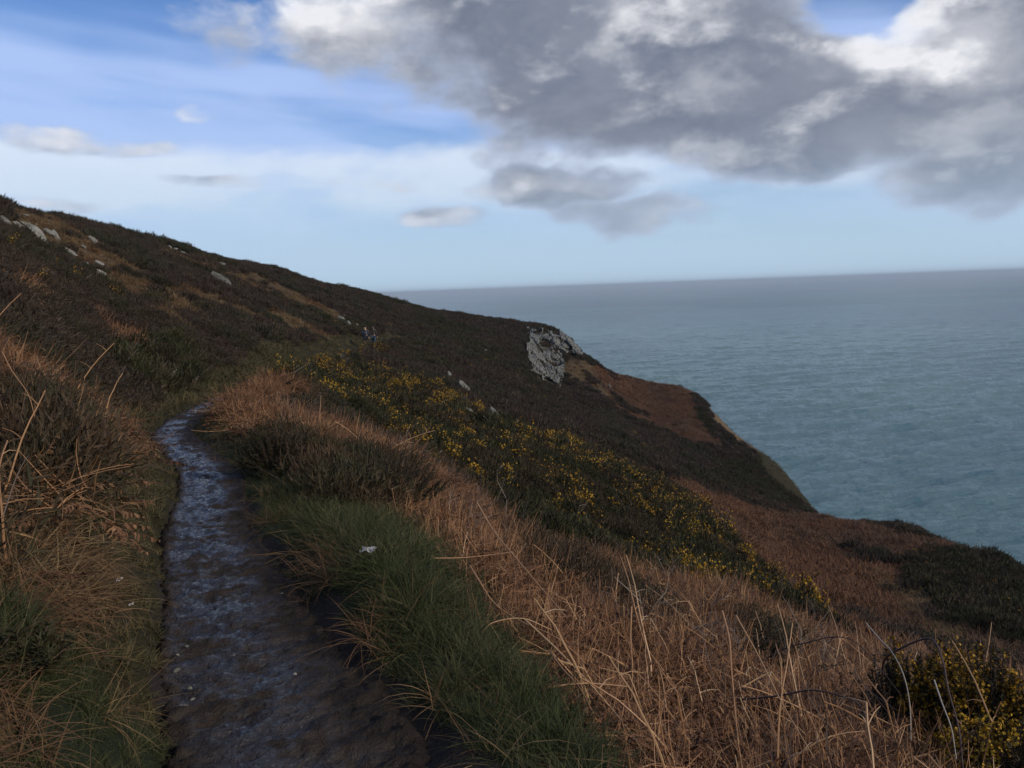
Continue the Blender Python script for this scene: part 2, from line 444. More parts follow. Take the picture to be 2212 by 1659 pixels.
MAT['grass'] = plant_mat('green_grass', [(0, (.024, .034, .011)), (.5, (.046, .060, .017)), (.82, (.085, .090, .028)), (1, (.26, .20, .10))], trans=.2,
                         patch=[(0, (.035, .045, .016)), (.7, (.075, .080, .028)), (1, (.20, .16, .07))], patch_scale=1.1)
MAT['olive'] = plant_mat('olive_grass', [(0, (.042, .040, .015)), (.5, (.085, .074, .028)), (1, (.18, .135, .060))], trans=.15)
MAT['twig'] = plant_mat('bare_twig', [(0, (.07, .05, .04)), (.6, (.16, .12, .09)), (1, (.34, .29, .23))], rough=.7)
MAT['brownshrub'] = plant_mat('withered_gorse', [(0, (.040, .024, .014)), (.5, (.070, .042, .022)), (1, (.12, .075, .040))], patch=[(0, (.024, .026, .012)), (1, (.05, .048, .022))], patch_scale=.9)

def mat_ground():
    mt, n, b = material('ground_soil')
    at = n.new('ShaderNodeAttribute', attribute_name='cover', attribute_type='GEOMETRY')
    geo = n.new('ShaderNodeNewGeometry')
    f = n.noise(geo.outputs['Position'], 3.0, 8.0, .6)
    f2 = n.noise(geo.outputs['Position'], 40.0, 3.0, .6)
    c = n.mix(1.0, at.outputs['Color'], n.mix(f, (.55, .55, .55), (1.3, 1.25, 1.15)), 'MULTIPLY')
    c = n.mix(1.0, c, n.mix(f2, (.6, .6, .6), (1.3, 1.3, 1.3)), 'MULTIPLY')
    n.put(b.inputs['Base Color'], c)
    b.inputs['Roughness'].default_value = .9; b.inputs['Specular IOR Level'].default_value = .15
    bp = n.new('ShaderNodeBump'); bp.inputs['Strength'].default_value = .9; bp.inputs['Distance'].default_value = .05
    n.put(bp.inputs['Height'], n.math('ADD', f, n.math('MULTIPLY', f2, .4))); n.put(b.inputs['Normal'], bp.outputs[0])
    return mt
def mat_mud():
    mt, n, b = material('wet_mud')
    geo = n.new('ShaderNodeNewGeometry'); P = geo.outputs['Position']
    at = n.new('ShaderNodeAttribute', attribute_name='wet', attribute_type='GEOMETRY')
    f = n.noise(P, 9.0, 8.0, .62); f2 = n.noise(P, 55.0, 4.0, .6); f3 = n.noise(P, 2.2, 4.0, .5)
    wet = n.math('MULTIPLY', at.outputs['Fac'], n.ramp(n.math('ADD', f, n.math('MULTIPLY', f3, 1.3)), .96, 1.24))
    c = n.mix(f, (.026, .0195, .0145), (.068, .052, .040))
    c = n.mix(n.ramp(at.outputs['Fac'], .0, .30, .6, 0.0), c, n.mix(f, (.012, .010, .008), (.030, .024, .019)))
    c = n.mix(wet, c, (.034, .029, .026))
    speck = n.ramp(n.noise(P, 120.0, 2.0, .5), .70, .78)
    c = n.mix(n.math('MULTIPLY', speck, .5), c, (.13, .11, .09))
    n.put(b.inputs['Base Color'], c)
    n.put(b.inputs['Roughness'], n.ramp(wet, 0.0, .7, .72, .11))
    n.put(b.inputs['Specular IOR Level'], n.ramp(wet, 0.0, .6, .08, .45))
    bp = n.new('ShaderNodeBump'); bp.inputs['Strength'].default_value = 1.0; bp.inputs['Distance'].default_value = .03
    n.put(bp.inputs['Height'], n.math('ADD', f, n.math('MULTIPLY', f2, .5))); n.put(b.inputs['Normal'], bp.outputs[0])
    return mt
def mat_rock(name='grey_rock', k=1.0):
    mt, n, b = material(name)
    tc = n.new('ShaderNodeTexCoord'); oi = n.new('ShaderNodeObjectInfo')
    geo = n.new('ShaderNodeNewGeometry'); P = geo.outputs['Position']
    f = n.noise(P, 1.6, 8.0, .62); f2 = n.noise(P, 9.0, 5.0, .6)
    c = n.mix(n.ramp(f, .3, .7), (.145, .143, .122), (.32, .312, .27))
    c = n.mix(n.ramp(n.noise(P, .9, 5.0, .6), .55, .68, 0, .7), c, (.24, .245, .165))
    c = n.mix(n.ramp(f2, .58, .72, 0, .7), c, (.11, .105, .09))
    c = n.mix(1.0, c, n.mix(oi.outputs['Random'], (.75 * k, .76 * k, .74 * k), (1.12 * k, 1.10 * k, 1.07 * k)), 'MULTIPLY')
    n.put(b.inputs['Base Color'], c); b.inputs['Roughness'].default_value = .9
    bp = n.new('ShaderNodeBump'); bp.inputs['Strength'].default_value = 1.0; bp.inputs['Distance'].default_value = .12
    n.put(bp.inputs['Height'], n.math('ADD', f, n.math('MULTIPLY', f2, .5))); n.put(b.inputs['Normal'], bp.outputs[0])
    return mt
def mat_sea():
    mt, n, b = material('sea_water')
    geo = n.new('ShaderNodeNewGeometry'); P = geo.outputs['Position']
    q = n.vmath('MULTIPLY', P, (1.0, 1.0, 0.0))
    patch = n.noise(n.vmath('MULTIPLY', q, (.0011, .0011, 0)), 1.0, 4.0, .55)
    c = n.mix(n.ramp(patch, .40, .66), (.090, .180, .190), (.145, .270, .235))  # broad tint: greener water patches, and cloud shadow put into the base colour
    n.put(b.inputs['Base Color'], c)
    b.inputs['IOR'].default_value = 1.333
    dist = n.vmath('LENGTH', q, out=1)
    n.put(b.inputs['Roughness'], n.ramp(dist, 200.0, 3000.0, .09, .30))
    # bump: short chop running across the wind, faded with distance
    rot = n.new('ShaderNodeVectorRotate', rotation_type='Z_AXIS'); n.put(rot.inputs['Vector'], q); n.put(rot.inputs['Angle'], R(-20))
    w1 = n.noise(n.vmath('MULTIPLY', rot.outputs[0], (.16, .42, 0)), 1.0, 7.0, .66, .3)
    w2 = n.noise(n.vmath('MULTIPLY', rot.outputs[0], (.020, .05, 0)), 1.0, 4.0, .6, .2)
    h = n.math('ADD', n.math('MULTIPLY', w1, 1.3), n.math('MULTIPLY', w2, 1.6))
    bp = n.new('ShaderNodeBump'); bp.inputs['Distance'].default_value = 1.3
    n.put(bp.inputs['Strength'], n.ramp(dist, 300.0, 6000.0, 1.0, .35)); n.put(bp.inputs['Height'], h)
    n.put(b.inputs['Normal'], bp.outputs[0])
    return mt
def flat_mat(name, c, rough=.8, var=.25, scale=30.0):
    mt, n, b = material(name)
    tc = n.new('ShaderNodeTexCoord')
    f = n.noise(tc.outputs['Object'], scale, 4.0, .6)
    n.put(b.inputs['Base Color'], n.mix(f, tuple(x * (1 - var) for x in c), tuple(min(1, x * (1 + var)) for x in c)))
    b.inputs['Roughness'].default_value = rough
    return mt
MAT['ground'] = mat_ground(); MAT['mud'] = mat_mud(); MAT['rock'] = mat_rock(); MAT['rock2'] = mat_rock('lichen_rock', .82); MAT['sea'] = mat_sea()

# ------------------------------------------------------------------ land cover read off the photo
HEATHER, GORSE, BRACKEN, STRAW, GRASS, OLIVE, NONE, BROWN, BFAR, CLIFF, ROCKY = range(11)
CRAG_POLY = [(1119 + x * .1058, 680 + y * .1058) for x, y in
             [(200, 250), (450, 300), (700, 350), (1050, 310), (1200, 500), (1350, 740), (1290, 880), (1100, 790), (900, 790), (960, 1150), (860, 1530), (760, 1450),
              (600, 1360), (450, 1340), (230, 1160), (200, 850), (190, 650), (200, 500)]]
REG = [  # polygon, r min, r max, cover
    (CRAG_POLY, 90, 150, ROCKY),
    ([(1280, 785), (1400, 812), (1490, 832), (1500, 900), (1560, 965), (1480, 950), (1380, 905), (1330, 880), (1300, 830)], 85, 160, BFAR),
    ([(1515, 845), (1540, 850), (1640, 970), (1590, 950), (1540, 905)], 85, 160, CLIFF),
    ([(1620, 955), (1690, 985), (1820, 1130), (1770, 1118), (1690, 1050), (1640, 1005)], 85, 160, OLIVE),
    ([(1600, 985), (1660, 985), (1820, 1130), (1650, 1085), (1540, 1060), (1540, 1000)], 85, 160, GORSE),
    ([(1890, 1225), (2000, 1285), (2085, 1380), (2050, 1400), (1960, 1330), (1880, 1255)], 16, 110, STRAW),
    ([(1945, 1210), (2010, 1190), (2130, 1200), (2300, 1240), (2300, 1460), (2212, 1412), (2050, 1350), (1960, 1270)], 16, 110, GORSE),
    ([(1300, 985), (1560, 1060), (1800, 1110), (1990, 1155), (2300, 1200), (2300, 1520), (1900, 1420), (1745, 1340), (1600, 1190), (1440, 1062)], 14, 110, BFAR),
    ([(590, 782), (640, 762), (720, 790), (900, 830), (1000, 870), (1100, 920), (1300, 990), (1440, 1060), (1600, 1185), (1745, 1330), (1640, 1345), (1450, 1300), (1250, 1200), (1050, 1100), (900, 1000), (760, 900), (640, 840)], 14, 75, GORSE),
    ([(960, 860), (990, 860), (1020, 900), (1000, 905)], 30, 75, STRAW),
    # hill on the left
    ([(0, 455), (60, 430), (130, 475), (200, 520), (270, 560), (330, 600), (330, 650), (400, 690), (440, 720), (380, 700), (290, 650), (230, 610), (150, 560), (90, 510), (0, 500)], 20, 110, STRAW),
    ([(470, 585), (560, 592), (640, 630), (730, 675), (760, 720), (700, 690), (610, 650), (500, 612)], 40, 130, STRAW),
    ([(340, 532), (380, 535), (480, 580), (470, 590), (380, 555)], 40, 130, STRAW),
    ([(0, 610), (45, 620), (55, 655), (0, 660)], 10, 40, BRACKEN),
    ([(170, 640), (230, 700), (330, 720), (340, 765), (260, 760), (200, 700)], 10, 40, BRACKEN),
    ([(330, 610), (420, 650), (450, 690), (360, 670)], 25, 70, STRAW),
    ([(420, 790), (450, 870), (330, 860), (230, 800), (300, 740), (400, 750)], 14, 45, GORSE),
    ([(448, 945), (465, 885), (530, 845), (650, 850), (720, 900), (790, 945), (880, 1000), (910, 1040), (860, 1035), (700, 985), (640, 965), (560, 970), (500, 955)], 8, 17.5, BRACKEN),
    # near, right of the path
    ([(640, 1130), (700, 1100), (830, 1120), (960, 1240), (1090, 1390), (1190, 1520), (1330, 1700), (600, 1700)], 0, 9, GRASS),
    ([(400, 930), (450, 900), (560, 960), (560, 1060), (500, 1040)], 6, 16, GRASS),
    ([(540, 950), (640, 955), (700, 990), (870, 1030), (890, 1080), (830, 1130), (660, 1135), (560, 1080), (530, 990)], 5, 12, BROWN),
    ([(1100, 1150), (1250, 1210), (1420, 1320), (1480, 1390), (1380, 1380), (1250, 1310), (1130, 1240)], 4, 14, BROWN),
    ([(1540, 1330), (1680, 1370), (1700, 1430), (1600, 1420)], 4, 14, BROWN),
    # near, left of the path
    ([(-80, 735), (60, 755), (200, 845), (255, 900), (240, 950), (130, 880), (-80, 850)], 3, 14, BRACKEN),
    ([(-80, 1120), (130, 1140), (260, 1110), (330, 1180), (270, 1290), (120, 1420), (-80, 1300)], 1.5, 8, STRAW),
    ([(-80, 1480), (100, 1450), (230, 1400), (200, 1560), (120, 1700), (-80, 1700)], 1, 6, STRAW),
    ([(-40, 900), (60, 890), (130, 920), (140, 970), (60, 1000), (-40, 990)], 3, 12, BROWN),
    ([(-60, 1010), (160, 1010), (190, 1060), (100, 1110), (-60, 1110)], 2, 9, BROWN),
    ([(210, 1000), (340, 980), (400, 1080), (340, 1180), (250, 1130)], 3, 11, OLIVE),
    ([(-80, 1300), (60, 1290), (100, 1450), (-80, 1480)], 1, 6, GRASS),
    ([(290, 1300), (400, 1200), (400, 1700), (230, 1700)], 1, 6, GRASS),
]
def in_poly(px, py, poly):
    r = np.zeros(px.shape, bool); j = len(poly) - 1
    for i in range(len(poly)):
        xi, yi = poly[i]; xj, yj = poly[j]
        c = ((yi > py) != (yj > py)) & (px < (xj - xi) * (py - yi) / ((yj - yi) or 1e-9) + xi)
        r ^= c; j = i
    return r
def cover(x, y, z):
    r = np.hypot(x, y); az = np.degrees(np.arctan2(x, y))
    u, v = project(np.stack([x, y, z], -1))
    u = np.nan_to_num(u, nan=-9999); v = np.nan_to_num(v, nan=-9999)
    jit = np.interp(r, [2, 10, 40], [60, 40, 16])
    s_ = 22.0 / np.maximum(r, 2)
    u = u + fbm(x * s_ * .25, y * s_ * .25, 4, 31) * jit; v = v + fbm(x * s_ * .25, y * s_ * .25, 4, 57) * jit * .7
    c = np.full(x.shape, HEATHER)
    d, pz, side = path_dist(x, y)
    d = d + fbm(x * 1.3, y * 1.3, 3, 71) * .35
    nz = fbm(x * .12, y * .12, 4, 90); nn = fbm(x * .8, y * .8, 3, 93)
    c = np.where((r > 14) & (nz > .44), STRAW, c)
    c = np.where((r > 14) & (nz < -.33), GORSE, c)
    right = (u > 430) & (r < 15) & ((side < 0) | (r < 4))
    left = (r < 14.5 + nn * 3) & (side > 0)
    c = np.where(right, BRACKEN, c)
    c = np.where(left, np.where(nn > -.02, STRAW, np.where(nn > -.34, BRACKEN, BROWN)), c)
    for poly, r0, r1, k in REG[::-1]:
        c = np.where((r > r0) & (r < r1) & in_poly(u, v, poly), k, c)
    c = np.where((c == STRAW) & (r > 25) & (fbm(x * .7, y * .7, 3, 97) > .36), HEATHER, c)
    c = np.where((c == BFAR) & (fbm(x * .22, y * .22, 4, 95) > .30), HEATHER, c)
    hw = path_hw(r)
    verge = np.where(side > 0, np.interp(r, [0, 6, 14, 30, 80], [.40, .35, 1.0, 1.7, 1.5]), np.interp(r, [0, 5, 10, 30, 80], [.55, .55, .7, .6, .4]))
    c = np.where((d < hw + verge) & (r < 90), np.where((r > 12) | ((side > 0) & (r > 3.5)), OLIVE, GRASS), c)
    dd, _, _ = path_dist(x, y)
    c = np.where(dd < hw + np.where(side < 0, np.interp(r, [0, 3, 9], [.24, .20, .10]), .05) * (r < 9) + fbm(x * 3, y * 3, 2, 77) * .14, NONE, c)
    c = np.where((side < 0) & (r > 19.0) & (r < 27.5) & (dd > hw + .10) & (dd < 1.5), BRACKEN, c)
    return c

# ------------------------------------------------------------------ ground sheet
def build_ground():
    az = np.radians(np.concatenate([np.arange(-180, -44, 2.0), np.arange(-44, 44, .15), np.arange(44, 180, 2.0)]))
    rr = np.geomspace(.5, 332, 270)
    RR, AZ = np.meshgrid(rr, az, indexing='ij')
    X = np.sin(AZ) * RR; Y = np.cos(AZ) * RR
    Z = terrain(X, Y)
    V = np.stack([X, Y, Z], -1).reshape(-1, 3)
    Fc = grid_faces(len(rr), len(az), True)[:, ::-1].tolist()
    V = np.vstack([V, [[0, 0, float(Z[0].mean())]]])
    nc = len(az)
    Fc += [[len(V) - 1, (j + 1) % nc, j] for j in range(nc)]
    o = mesh_obj('hillside_ground', V, Fc, MAT['ground'], smooth=True)
    tag(o, 'hillside of dark peaty soil under the heather, bracken and grass', 'hillside', kind='structure')
    cv = cover(V[:, 0], V[:, 1], V[:, 2])
    pal = np.zeros((11, 4)); pal[:, 3] = 1
    for k, c in {HEATHER: (.030, .022, .016), GORSE: (.018, .018, .009), BRACKEN: (.035, .018, .010), STRAW: (.10, .070, .034), GRASS: (.022, .028, .011), OLIVE: (.034, .030, .012),
                 NONE: (.034, .027, .022), BROWN: (.026, .017, .010), BFAR: (.065, .031, .016), CLIFF: (.17, .115, .055), ROCKY: (.085, .070, .045)}.items(): pal[k, :3] = c
    a = o.data.color_attributes.new('cover', 'FLOAT_COLOR', 'POINT')
    a.data.foreach_set('color', pal[cv].astype(np.float32).ravel())
    return o
GROUND = build_ground()

# ------------------------------------------------------------------ muddy path strip with real lumps
def build_path():
    seg = np.hypot(*np.diff(PATH[:, :2], axis=0).T); s = np.concatenate([[0], np.cumsum(seg)])
    total = s[-1]; ss = [0.0]
    while ss[-1] < total:
        p = np.array([np.interp(ss[-1], s, PATH[:, k]) for k in range(2)])
        ss.append(ss[-1] + float(np.clip(np.hypot(*p) * .005, .018, .16)))
    ss = np.array(ss[:-1])
    C = np.stack([np.interp(ss, s, PATH[:, k]) for k in range(3)], -1)
    ker = np.ones(9) / 9
    T = np.gradient(C[:, :2], axis=0); T /= np.linalg.norm(T, axis=1)[:, None]
    Nn = np.stack([-T[:, 1], T[:, 0]], -1)
    nc = 61; t = np.linspace(-1, 1, nc)
    r = np.hypot(C[:, 0], C[:, 1]); hw = path_hw(r) + .16
    X = C[:, 0:1] + Nn[:, 0:1] * hw[:, None] * t; Y = C[:, 1:2] + Nn[:, 1:2] * hw[:, None] * t
    S_ = np.repeat(ss[:, None], nc, 1); W = hw[:, None] * t
    lump = fbm(W * 5, S_ * 11, 4, 41, .55) * .034 + fbm(W * 14, S_ * 30, 4, 42, .6) * .020
    big = fbm(W * 1.4, S_ * 1.6, 3, 43) * .030
    prof = -.025 * (1 - t ** 2) - .11 * sstep(.72, 1.0, np.abs(t))
    ragged = fbm(W * 13 + 9, S_ * 13, 4, 47, .65) * .06 * sstep(.55, .85, np.abs(t))
    Z = C[:, 2:3] + prof + ragged + lump * (1 - .2 * sstep(.6, 1, np.abs(t))) + big
    o = mesh_obj('muddy_path', np.stack([X, Y, Z], -1).reshape(-1, 3), grid_faces(len(ss), nc)[:, ::-1], MAT['mud'], smooth=True)
    tag(o, 'wet muddy footpath winding along the hillside', 'path', kind='structure')
    mid = fbm(S_ * .35, S_ * 0, 2, 45) * .35
    wet = np.exp(-((t[None, :] - mid - .06) / .48) ** 2) * (1 - sstep(.6, .92, np.abs(t)))[None, :]
    wet = np.clip(wet * np.interp(r, [2, 4, 7, 12, 14, 30], [.62, .9, 1.5, 1.4, .8, .9])[:, None] - (lump + big) * 9, 0, 1)
    at = o.data.attributes.new('wet', 'FLOAT', 'POINT'); at.data.foreach_set('value', wet.astype(np.float32).ravel())
    return o
build_path()

# ------------------------------------------------------------------ sea
def build_sea():
    az = np.radians(np.concatenate([np.arange(-180, -10, 4.0), np.arange(-10, 42, .11), np.arange(42, 180, 4.0)]))
    rr = np.concatenate([np.geomspace(60, 200, 12)[:-1], np.geomspace(200, 2600, 560)[:-1], np.geomspace(2600, 45000, 60)])
    RR, AZ = np.meshgrid(rr, az, indexing='ij')
    X = np.sin(AZ) * RR; Y = np.cos(AZ) * RR
    a = R(-20); xr = X * math.cos(a) - Y * math.sin(a); yr = X * math.sin(a) + Y * math.cos(a)
    amp = np.interp(RR, [200, 600, 1500, 2600], [1, .9, .5, 0])
    sw = fbm(xr * .030, yr * .085, 4, 61, .55) * 2.1 + (0.5 - np.abs(fbm(xr * .09, yr * .24, 3, 66, .55))) * .7
    Z = SEA_Z + sw * amp * .85
    o = mesh_obj('sea', np.stack([X, Y, Z], -1).reshape(-1, 3), grid_faces(len(rr), len(az), True)[:, ::-1], MAT['sea'], smooth=True)
    tag(o, 'grey-blue choppy sea reaching to the hazy horizon', 'sea', kind='structure')
build_sea()

# ------------------------------------------------------------------ strip / tube builders
def strips(C, W, side):
    """ribbons: C (N,K,3) centre lines, W (N,K) widths, side (N,3)"""
    N, K_, _ = C.shape
    a = C - side[:, None, :] * W[..., None] * .5; b = C + side[:, None, :] * W[..., None] * .5
    V = np.stack([a, b], 2).reshape(-1, 3)
    i = (np.arange(N) * K_ * 2)[:, None] + (np.arange(K_ - 1) * 2)[None, :]
    Fc = np.stack([i, i + 1, i + 3, i + 2], -1).reshape(-1, 4)
    return V, Fc
def blades(n, spread, L, lean, bend, w, K_=4, g=None, taper=.15, dirx=None, base_z=0.0):
    g = g or rng
    ph = g.uniform(0, 2 * math.pi, n); rad = spread * np.sqrt(g.uniform(0, 1, n))
    base = np.stack([rad * np.cos(ph), rad * np.sin(ph), np.full(n, base_z)], -1)
    a = g.uniform(0, 2 * math.pi, n) if dirx is None else g.normal(dirx, .7, n)
    le = np.radians(g.uniform(lean[0], lean[1], n)); ln = g.uniform(L[0], L[1], n)
    h = np.stack([np.cos(a), np.sin(a), np.zeros(n)], -1); up = np.array([0, 0, 1.0])
    be = g.uniform(bend[0], bend[1], n)
    t = np.linspace(0, 1, K_)
    ang = le[:, None] + be[:, None] * t[None, :]
    st = ln[:, None] / (K_ - 1)
    dx = np.cumsum(np.sin(ang) * st, 1) - np.sin(ang[:, :1]) * st; dz = np.cumsum(np.cos(ang) * st, 1) - np.cos(ang[:, :1]) * st
    wob = np.cumsum(g.normal(0, .05, (n, K_)) * st, 1)
    sd = np.stack([-np.sin(a), np.cos(a), np.zeros(n)], -1)
    C = base[:, None, :] + h[:, None, :] * dx[..., None] + up * dz[..., None] + sd[:, None, :] * wob[..., None]
    W = g.uniform(w[0], w[1], n)[:, None] * (1 - (1 - taper) * t ** 1.5)[None, :]
    tw = g.uniform(-.8, .8, n)
    side = sd * np.cos(tw)[:, None] + up * np.sin(tw)[:, None]
    return strips(C, W, side)
def join(*parts):
    Vs, Fs, Mi, o = [], [], [], 0
    for k, (V, Fc) in enumerate(parts):
        Vs.append(V); Fs.append(np.asarray(Fc) + o); Mi.append(np.full(len(Fc), k)); o += len(V)
    return np.vstack(Vs), np.vstack(Fs), np.concatenate(Mi)
def dome_leaves(n, rad, hgt, L, w, g, up=.6, jitter=.16, lump=0.35):
    """short leaves standing on an uneven dome"""
    ph = g.uniform(0, 2 * math.pi, n); ct = g.uniform(0.02, 1, n); sn = np.sqrt(1 - ct ** 2)
    N_ = np.stack([sn * np.cos(ph), sn * np.sin(ph), ct], -1)
    sd = int(g.integers(1, 9999))
    k = 1 + lump * fbm(N_[:, 0] * 2.2 + N_[:, 2] * 1.7, N_[:, 1] * 2.2 + N_[:, 2] * 1.3, 3, sd)
    k *= 1 - g.uniform(0, jitter * 2, n)
    base = N_ * np.array([rad, rad, hgt]) * k[:, None]
    d = N_ + np.array([0, 0, up]) + g.normal(0, .45, (n, 3)); d /= np.linalg.norm(d, axis=1)[:, None]
    s = np.cross(d, g.normal(0, 1, (n, 3))); s /= np.linalg.norm(s, axis=1)[:, None]
    ln = g.uniform(L[0], L[1], n)
    C = np.stack([base - d * ln[:, None] * .4, base + d * ln[:, None] * .6], 1)
    ww = g.uniform(w[0], w[1], n); W = np.stack([ww, ww * .25], 1)
    return strips(C, W, s), base + d * ln[:, None] * .6, N_
def petals(P, size, g, per=2):
    n = len(P) * per
    c = np.repeat(P, per, 0) + g.normal(0, size * .45, (n, 3))
    d = g.normal(0, 1, (n, 3)); d /= np.linalg.norm(d, axis=1)[:, None]
    s = np.cross(d, g.normal(0, 1, (n, 3))); s /= np.linalg.norm(s, axis=1)[:, None]
    sz = g.uniform(.6, 1.2, n) * size
    C = np.stack([c - d * sz[:, None] * .5, c + d * sz[:, None] * .5], 1)
    return strips(C, np.stack([sz, sz * .7], 1), s)
def tube(pts, rad, sides=5):
    pts = np.asarray(pts, float); k = len(pts); rad = np.broadcast_to(np.asarray(rad, float), (k,))
    T = np.gradient(pts, axis=0); T /= np.linalg.norm(T, axis=1)[:, None] + 1e-9
    ref = np.array([.31, .87, .39]); A = np.cross(T, ref); A /= np.linalg.norm(A, axis=1)[:, None] + 1e-9; B = np.cross(T, A)
    th = np.arange(sides) / sides * 2 * math.pi
    V = pts[:, None, :] + (A[:, None, :] * np.cos(th)[None, :, None] + B[:, None, :] * np.sin(th)[None, :, None]) * rad[:, None, None]
    return V.reshape(-1, 3), grid_faces(k, sides, True)

# ------------------------------------------------------------------ rocks
def rock_data(seed, sub=3, cuts=16):
    g = np.random.default_rng(seed)
    bm = bmesh.new(); bmesh.ops.create_icosphere(bm, subdivisions=sub, radius=1.0)
    V = np.array([v.co[:] for v in bm.verts]); Fc = [[v.index for v in f.verts] for f in bm.faces]; bm.free()
    V *= (1 + .45 * (fbm(V[:, 0] * 1.5 + V[:, 2], V[:, 1] * 1.5 - V[:, 2] * .7, 4, seed)))[:, None]
    for _ in range(cuts):
        nn = g.normal(0, 1, 3); nn /= np.linalg.norm(nn); off = g.uniform(.30, .70)
        d = V @ nn - off; V = V - np.where(d > 0, d, 0)[:, None] * nn * .97
    V *= (1 + .22 * fbm(V[:, 0] * 6 + V[:, 2] * 3, V[:, 1] * 6 - V[:, 2] * 4, 3, seed + 5))[:, None]
    V /= np.abs(V).max(0)
    me = bpy.data.meshes.new('rock'); me.from_pydata(V.tolist(), [], Fc); me.materials.append(MAT['rock'])
    return me
ROCKS = [rock_data(100 + k) for k in range(8)]
STONES = [rock_data(200 + k, 3, 15) for k in range(10)]
for me_ in STONES: me_.materials[0] = MAT['rock2']
EXCL = []                                           # x, y, radius kept free of plants
def place_rock(name, u, v, w, h, ang, rmin, parent=None, meshes=ROCKS, lift=.25, depth=.75, k=None, rmax=170, raise_=.22):
    p = hit(u, v, rmin, rmax)
    dist = float(np.linalg.norm(p)); mpp = dist / 1780.0
    me = meshes[(k if k is not None else random.randrange(99)) % len(meshes)]
    o = bpy.data.objects.new(name, me); col.objects.link(o)
    sx, sy = w * mpp / 2, h * mpp / 2; sz = max(sy, .35 * sx) * depth
    toward = -p / dist
    c = p + toward * sz * lift + np.array([0, 0, sy * .15 + raise_])
    Rm = CAM_M.to_3x3().to_4x4() @ Matrix.Rotation(R(-ang), 4, 'Z') @ Matrix.Rotation(random.uniform(-.25, .25), 4, 'X')
    Mx = Matrix.Translation(c) @ Rm @ Matrix.Diagonal((sx, sy, sz, 1))
    if parent: o.parent = parent; o.matrix_parent_inverse = parent.matrix_world.inverted()
    o.matrix_world = Mx
    EXCL.append((p[0], p[1], max(sx, sy) * .85))
    if parent is None:
        q = p * (1 - (.5 + sx) / dist); EXCL.append((q[0], q[1], max(sx * .8, .45)))
    return o
OUT = [  # x, y, w, h, slope angle, label
    (8, 486, 40, 20, 32, 'pale rock slab cut by the left edge of the photo below the skyline'),
    (40, 490, 46, 17, 33, 'long pale rock slab beside the left edge, upper end of the big outcrop'),
    (80, 512, 78, 34, 36, 'largest grey rock slab of the outcrop on the left hilltop'),
    (103, 507, 34, 18, 36, 'grey block resting against the right side of the largest hilltop slab'),
    (123, 520, 34, 15, 52, 'narrow upright grey rock at the right end of the hilltop outcrop'),
    (54, 471, 24, 9, 14, 'flat pale rock just under the skyline above the hilltop outcrop'),
    (38, 469, 14, 8, 20, 'small pale rock left of the flat one under the skyline'),
    (152, 551, 44, 13, 28, 'low tapering grey rock in tan grass below the hilltop outcrop'),
    (204, 526, 30, 13, 40, 'grey rock on the edge between tan grass and dark heather, hillside left'),
    (180, 536, 18, 9, 30, 'small pale boulder in tan grass left of the grey heather-edge rock'),
    (187, 573, 18, 10, 10, 'small whitish rock in tan grass, middle of the left hillside'),
    (212, 573, 28, 13, 34, 'mossy grey rock right of the small whitish one in tan grass'),
    (222, 597, 28, 13, 24, 'grey rock at the lower end of the tan grass streak'),
    (193, 589, 14, 9, 40, 'small dark-edged rock left above the lowest rock of the tan streak'),
    (357, 587, 18, 9, 25, 'little grey rock alone in dark heather, middle of the hill'),
    (369, 576, 11, 6, 10, 'tiny pale rock just above the little grey heather rock'),
    (480, 614, 58, 20, 33, 'bright long white rock standing out of dark heather on the hill'),
    (443, 568, 12, 10, 20, 'small white rock right below the skyline above the bright long rock'),
    (368, 539, 12, 6, 20, 'pale stone at the left end of the thin tan strip under the skyline'),
    (379, 545, 12, 6, 20, 'second pale stone along the thin tan strip under the skyline'),
    (402, 555, 24, 6, 22, 'low pale ledge in the thin tan strip under the skyline'),
    (481, 577, 20, 7, 18, 'flat pale rock at the upper end of the rusty grass strip'),
    (739, 694, 22, 12, 38, 'white rock above the two walkers, upper end of the rock line'),
    (757, 711, 28, 9, 50, 'long white rock pointing down at the two walkers'),
    (774, 729, 12, 5, 45, 'small white rock just left of the walkers'),
    (743, 687, 9, 5, 20, 'tiny white stone above the rock line near the walkers'),
    (772, 707, 8, 7, 35, 'small pale stone over the left walker\'s head'),
    (999, 848, 44, 19, 57, 'tall lichen-green rock in dark gorse below the path'),
    (972, 822, 14, 7, 50, 'small white rock above the lichen-green rock'),
    (977, 872, 9, 5, 50, 'small pale stone in the straw patch under the lichen-green rock'),
    (1017, 907, 26, 12, 38, 'white jagged rock in gorse, left one of the pair'),
    (1068, 912, 40, 16, 46, 'bright white rock in gorse, right one of the pair'),
    (1048, 922, 9, 5, 50, 'tiny white stone between the pair of white gorse rocks'),
    (1102, 953, 11, 5, 45, 'small white rock right below the pair of white gorse rocks'),
    (1317, 840, 13, 9, 45, 'lone white rock in the rusty bracken of the headland'),
    (1284, 1017, 13, 6, 40, 'small grey rock in the lower gorse, under the headland slope'),
    (1360, 1075, 7, 5, 10, 'tiny white stone in the flowering gorse band'),
    (1050, 765, 8, 5, 20, 'tiny pale stone in heather left of the crag'),
]
for k, (u, v, w, h, a, lb) in enumerate(OUT):
    o = place_rock('rock', u, v, w, h * (.8 if u < 300 else 1), a, 16 if u < 300 else 20, k=k, raise_=.10 if u < 300 else .22 if u < 900 or u > 1200 else .42)
    tag(o, lb, 'rock', 'pale rocks on the hillside')

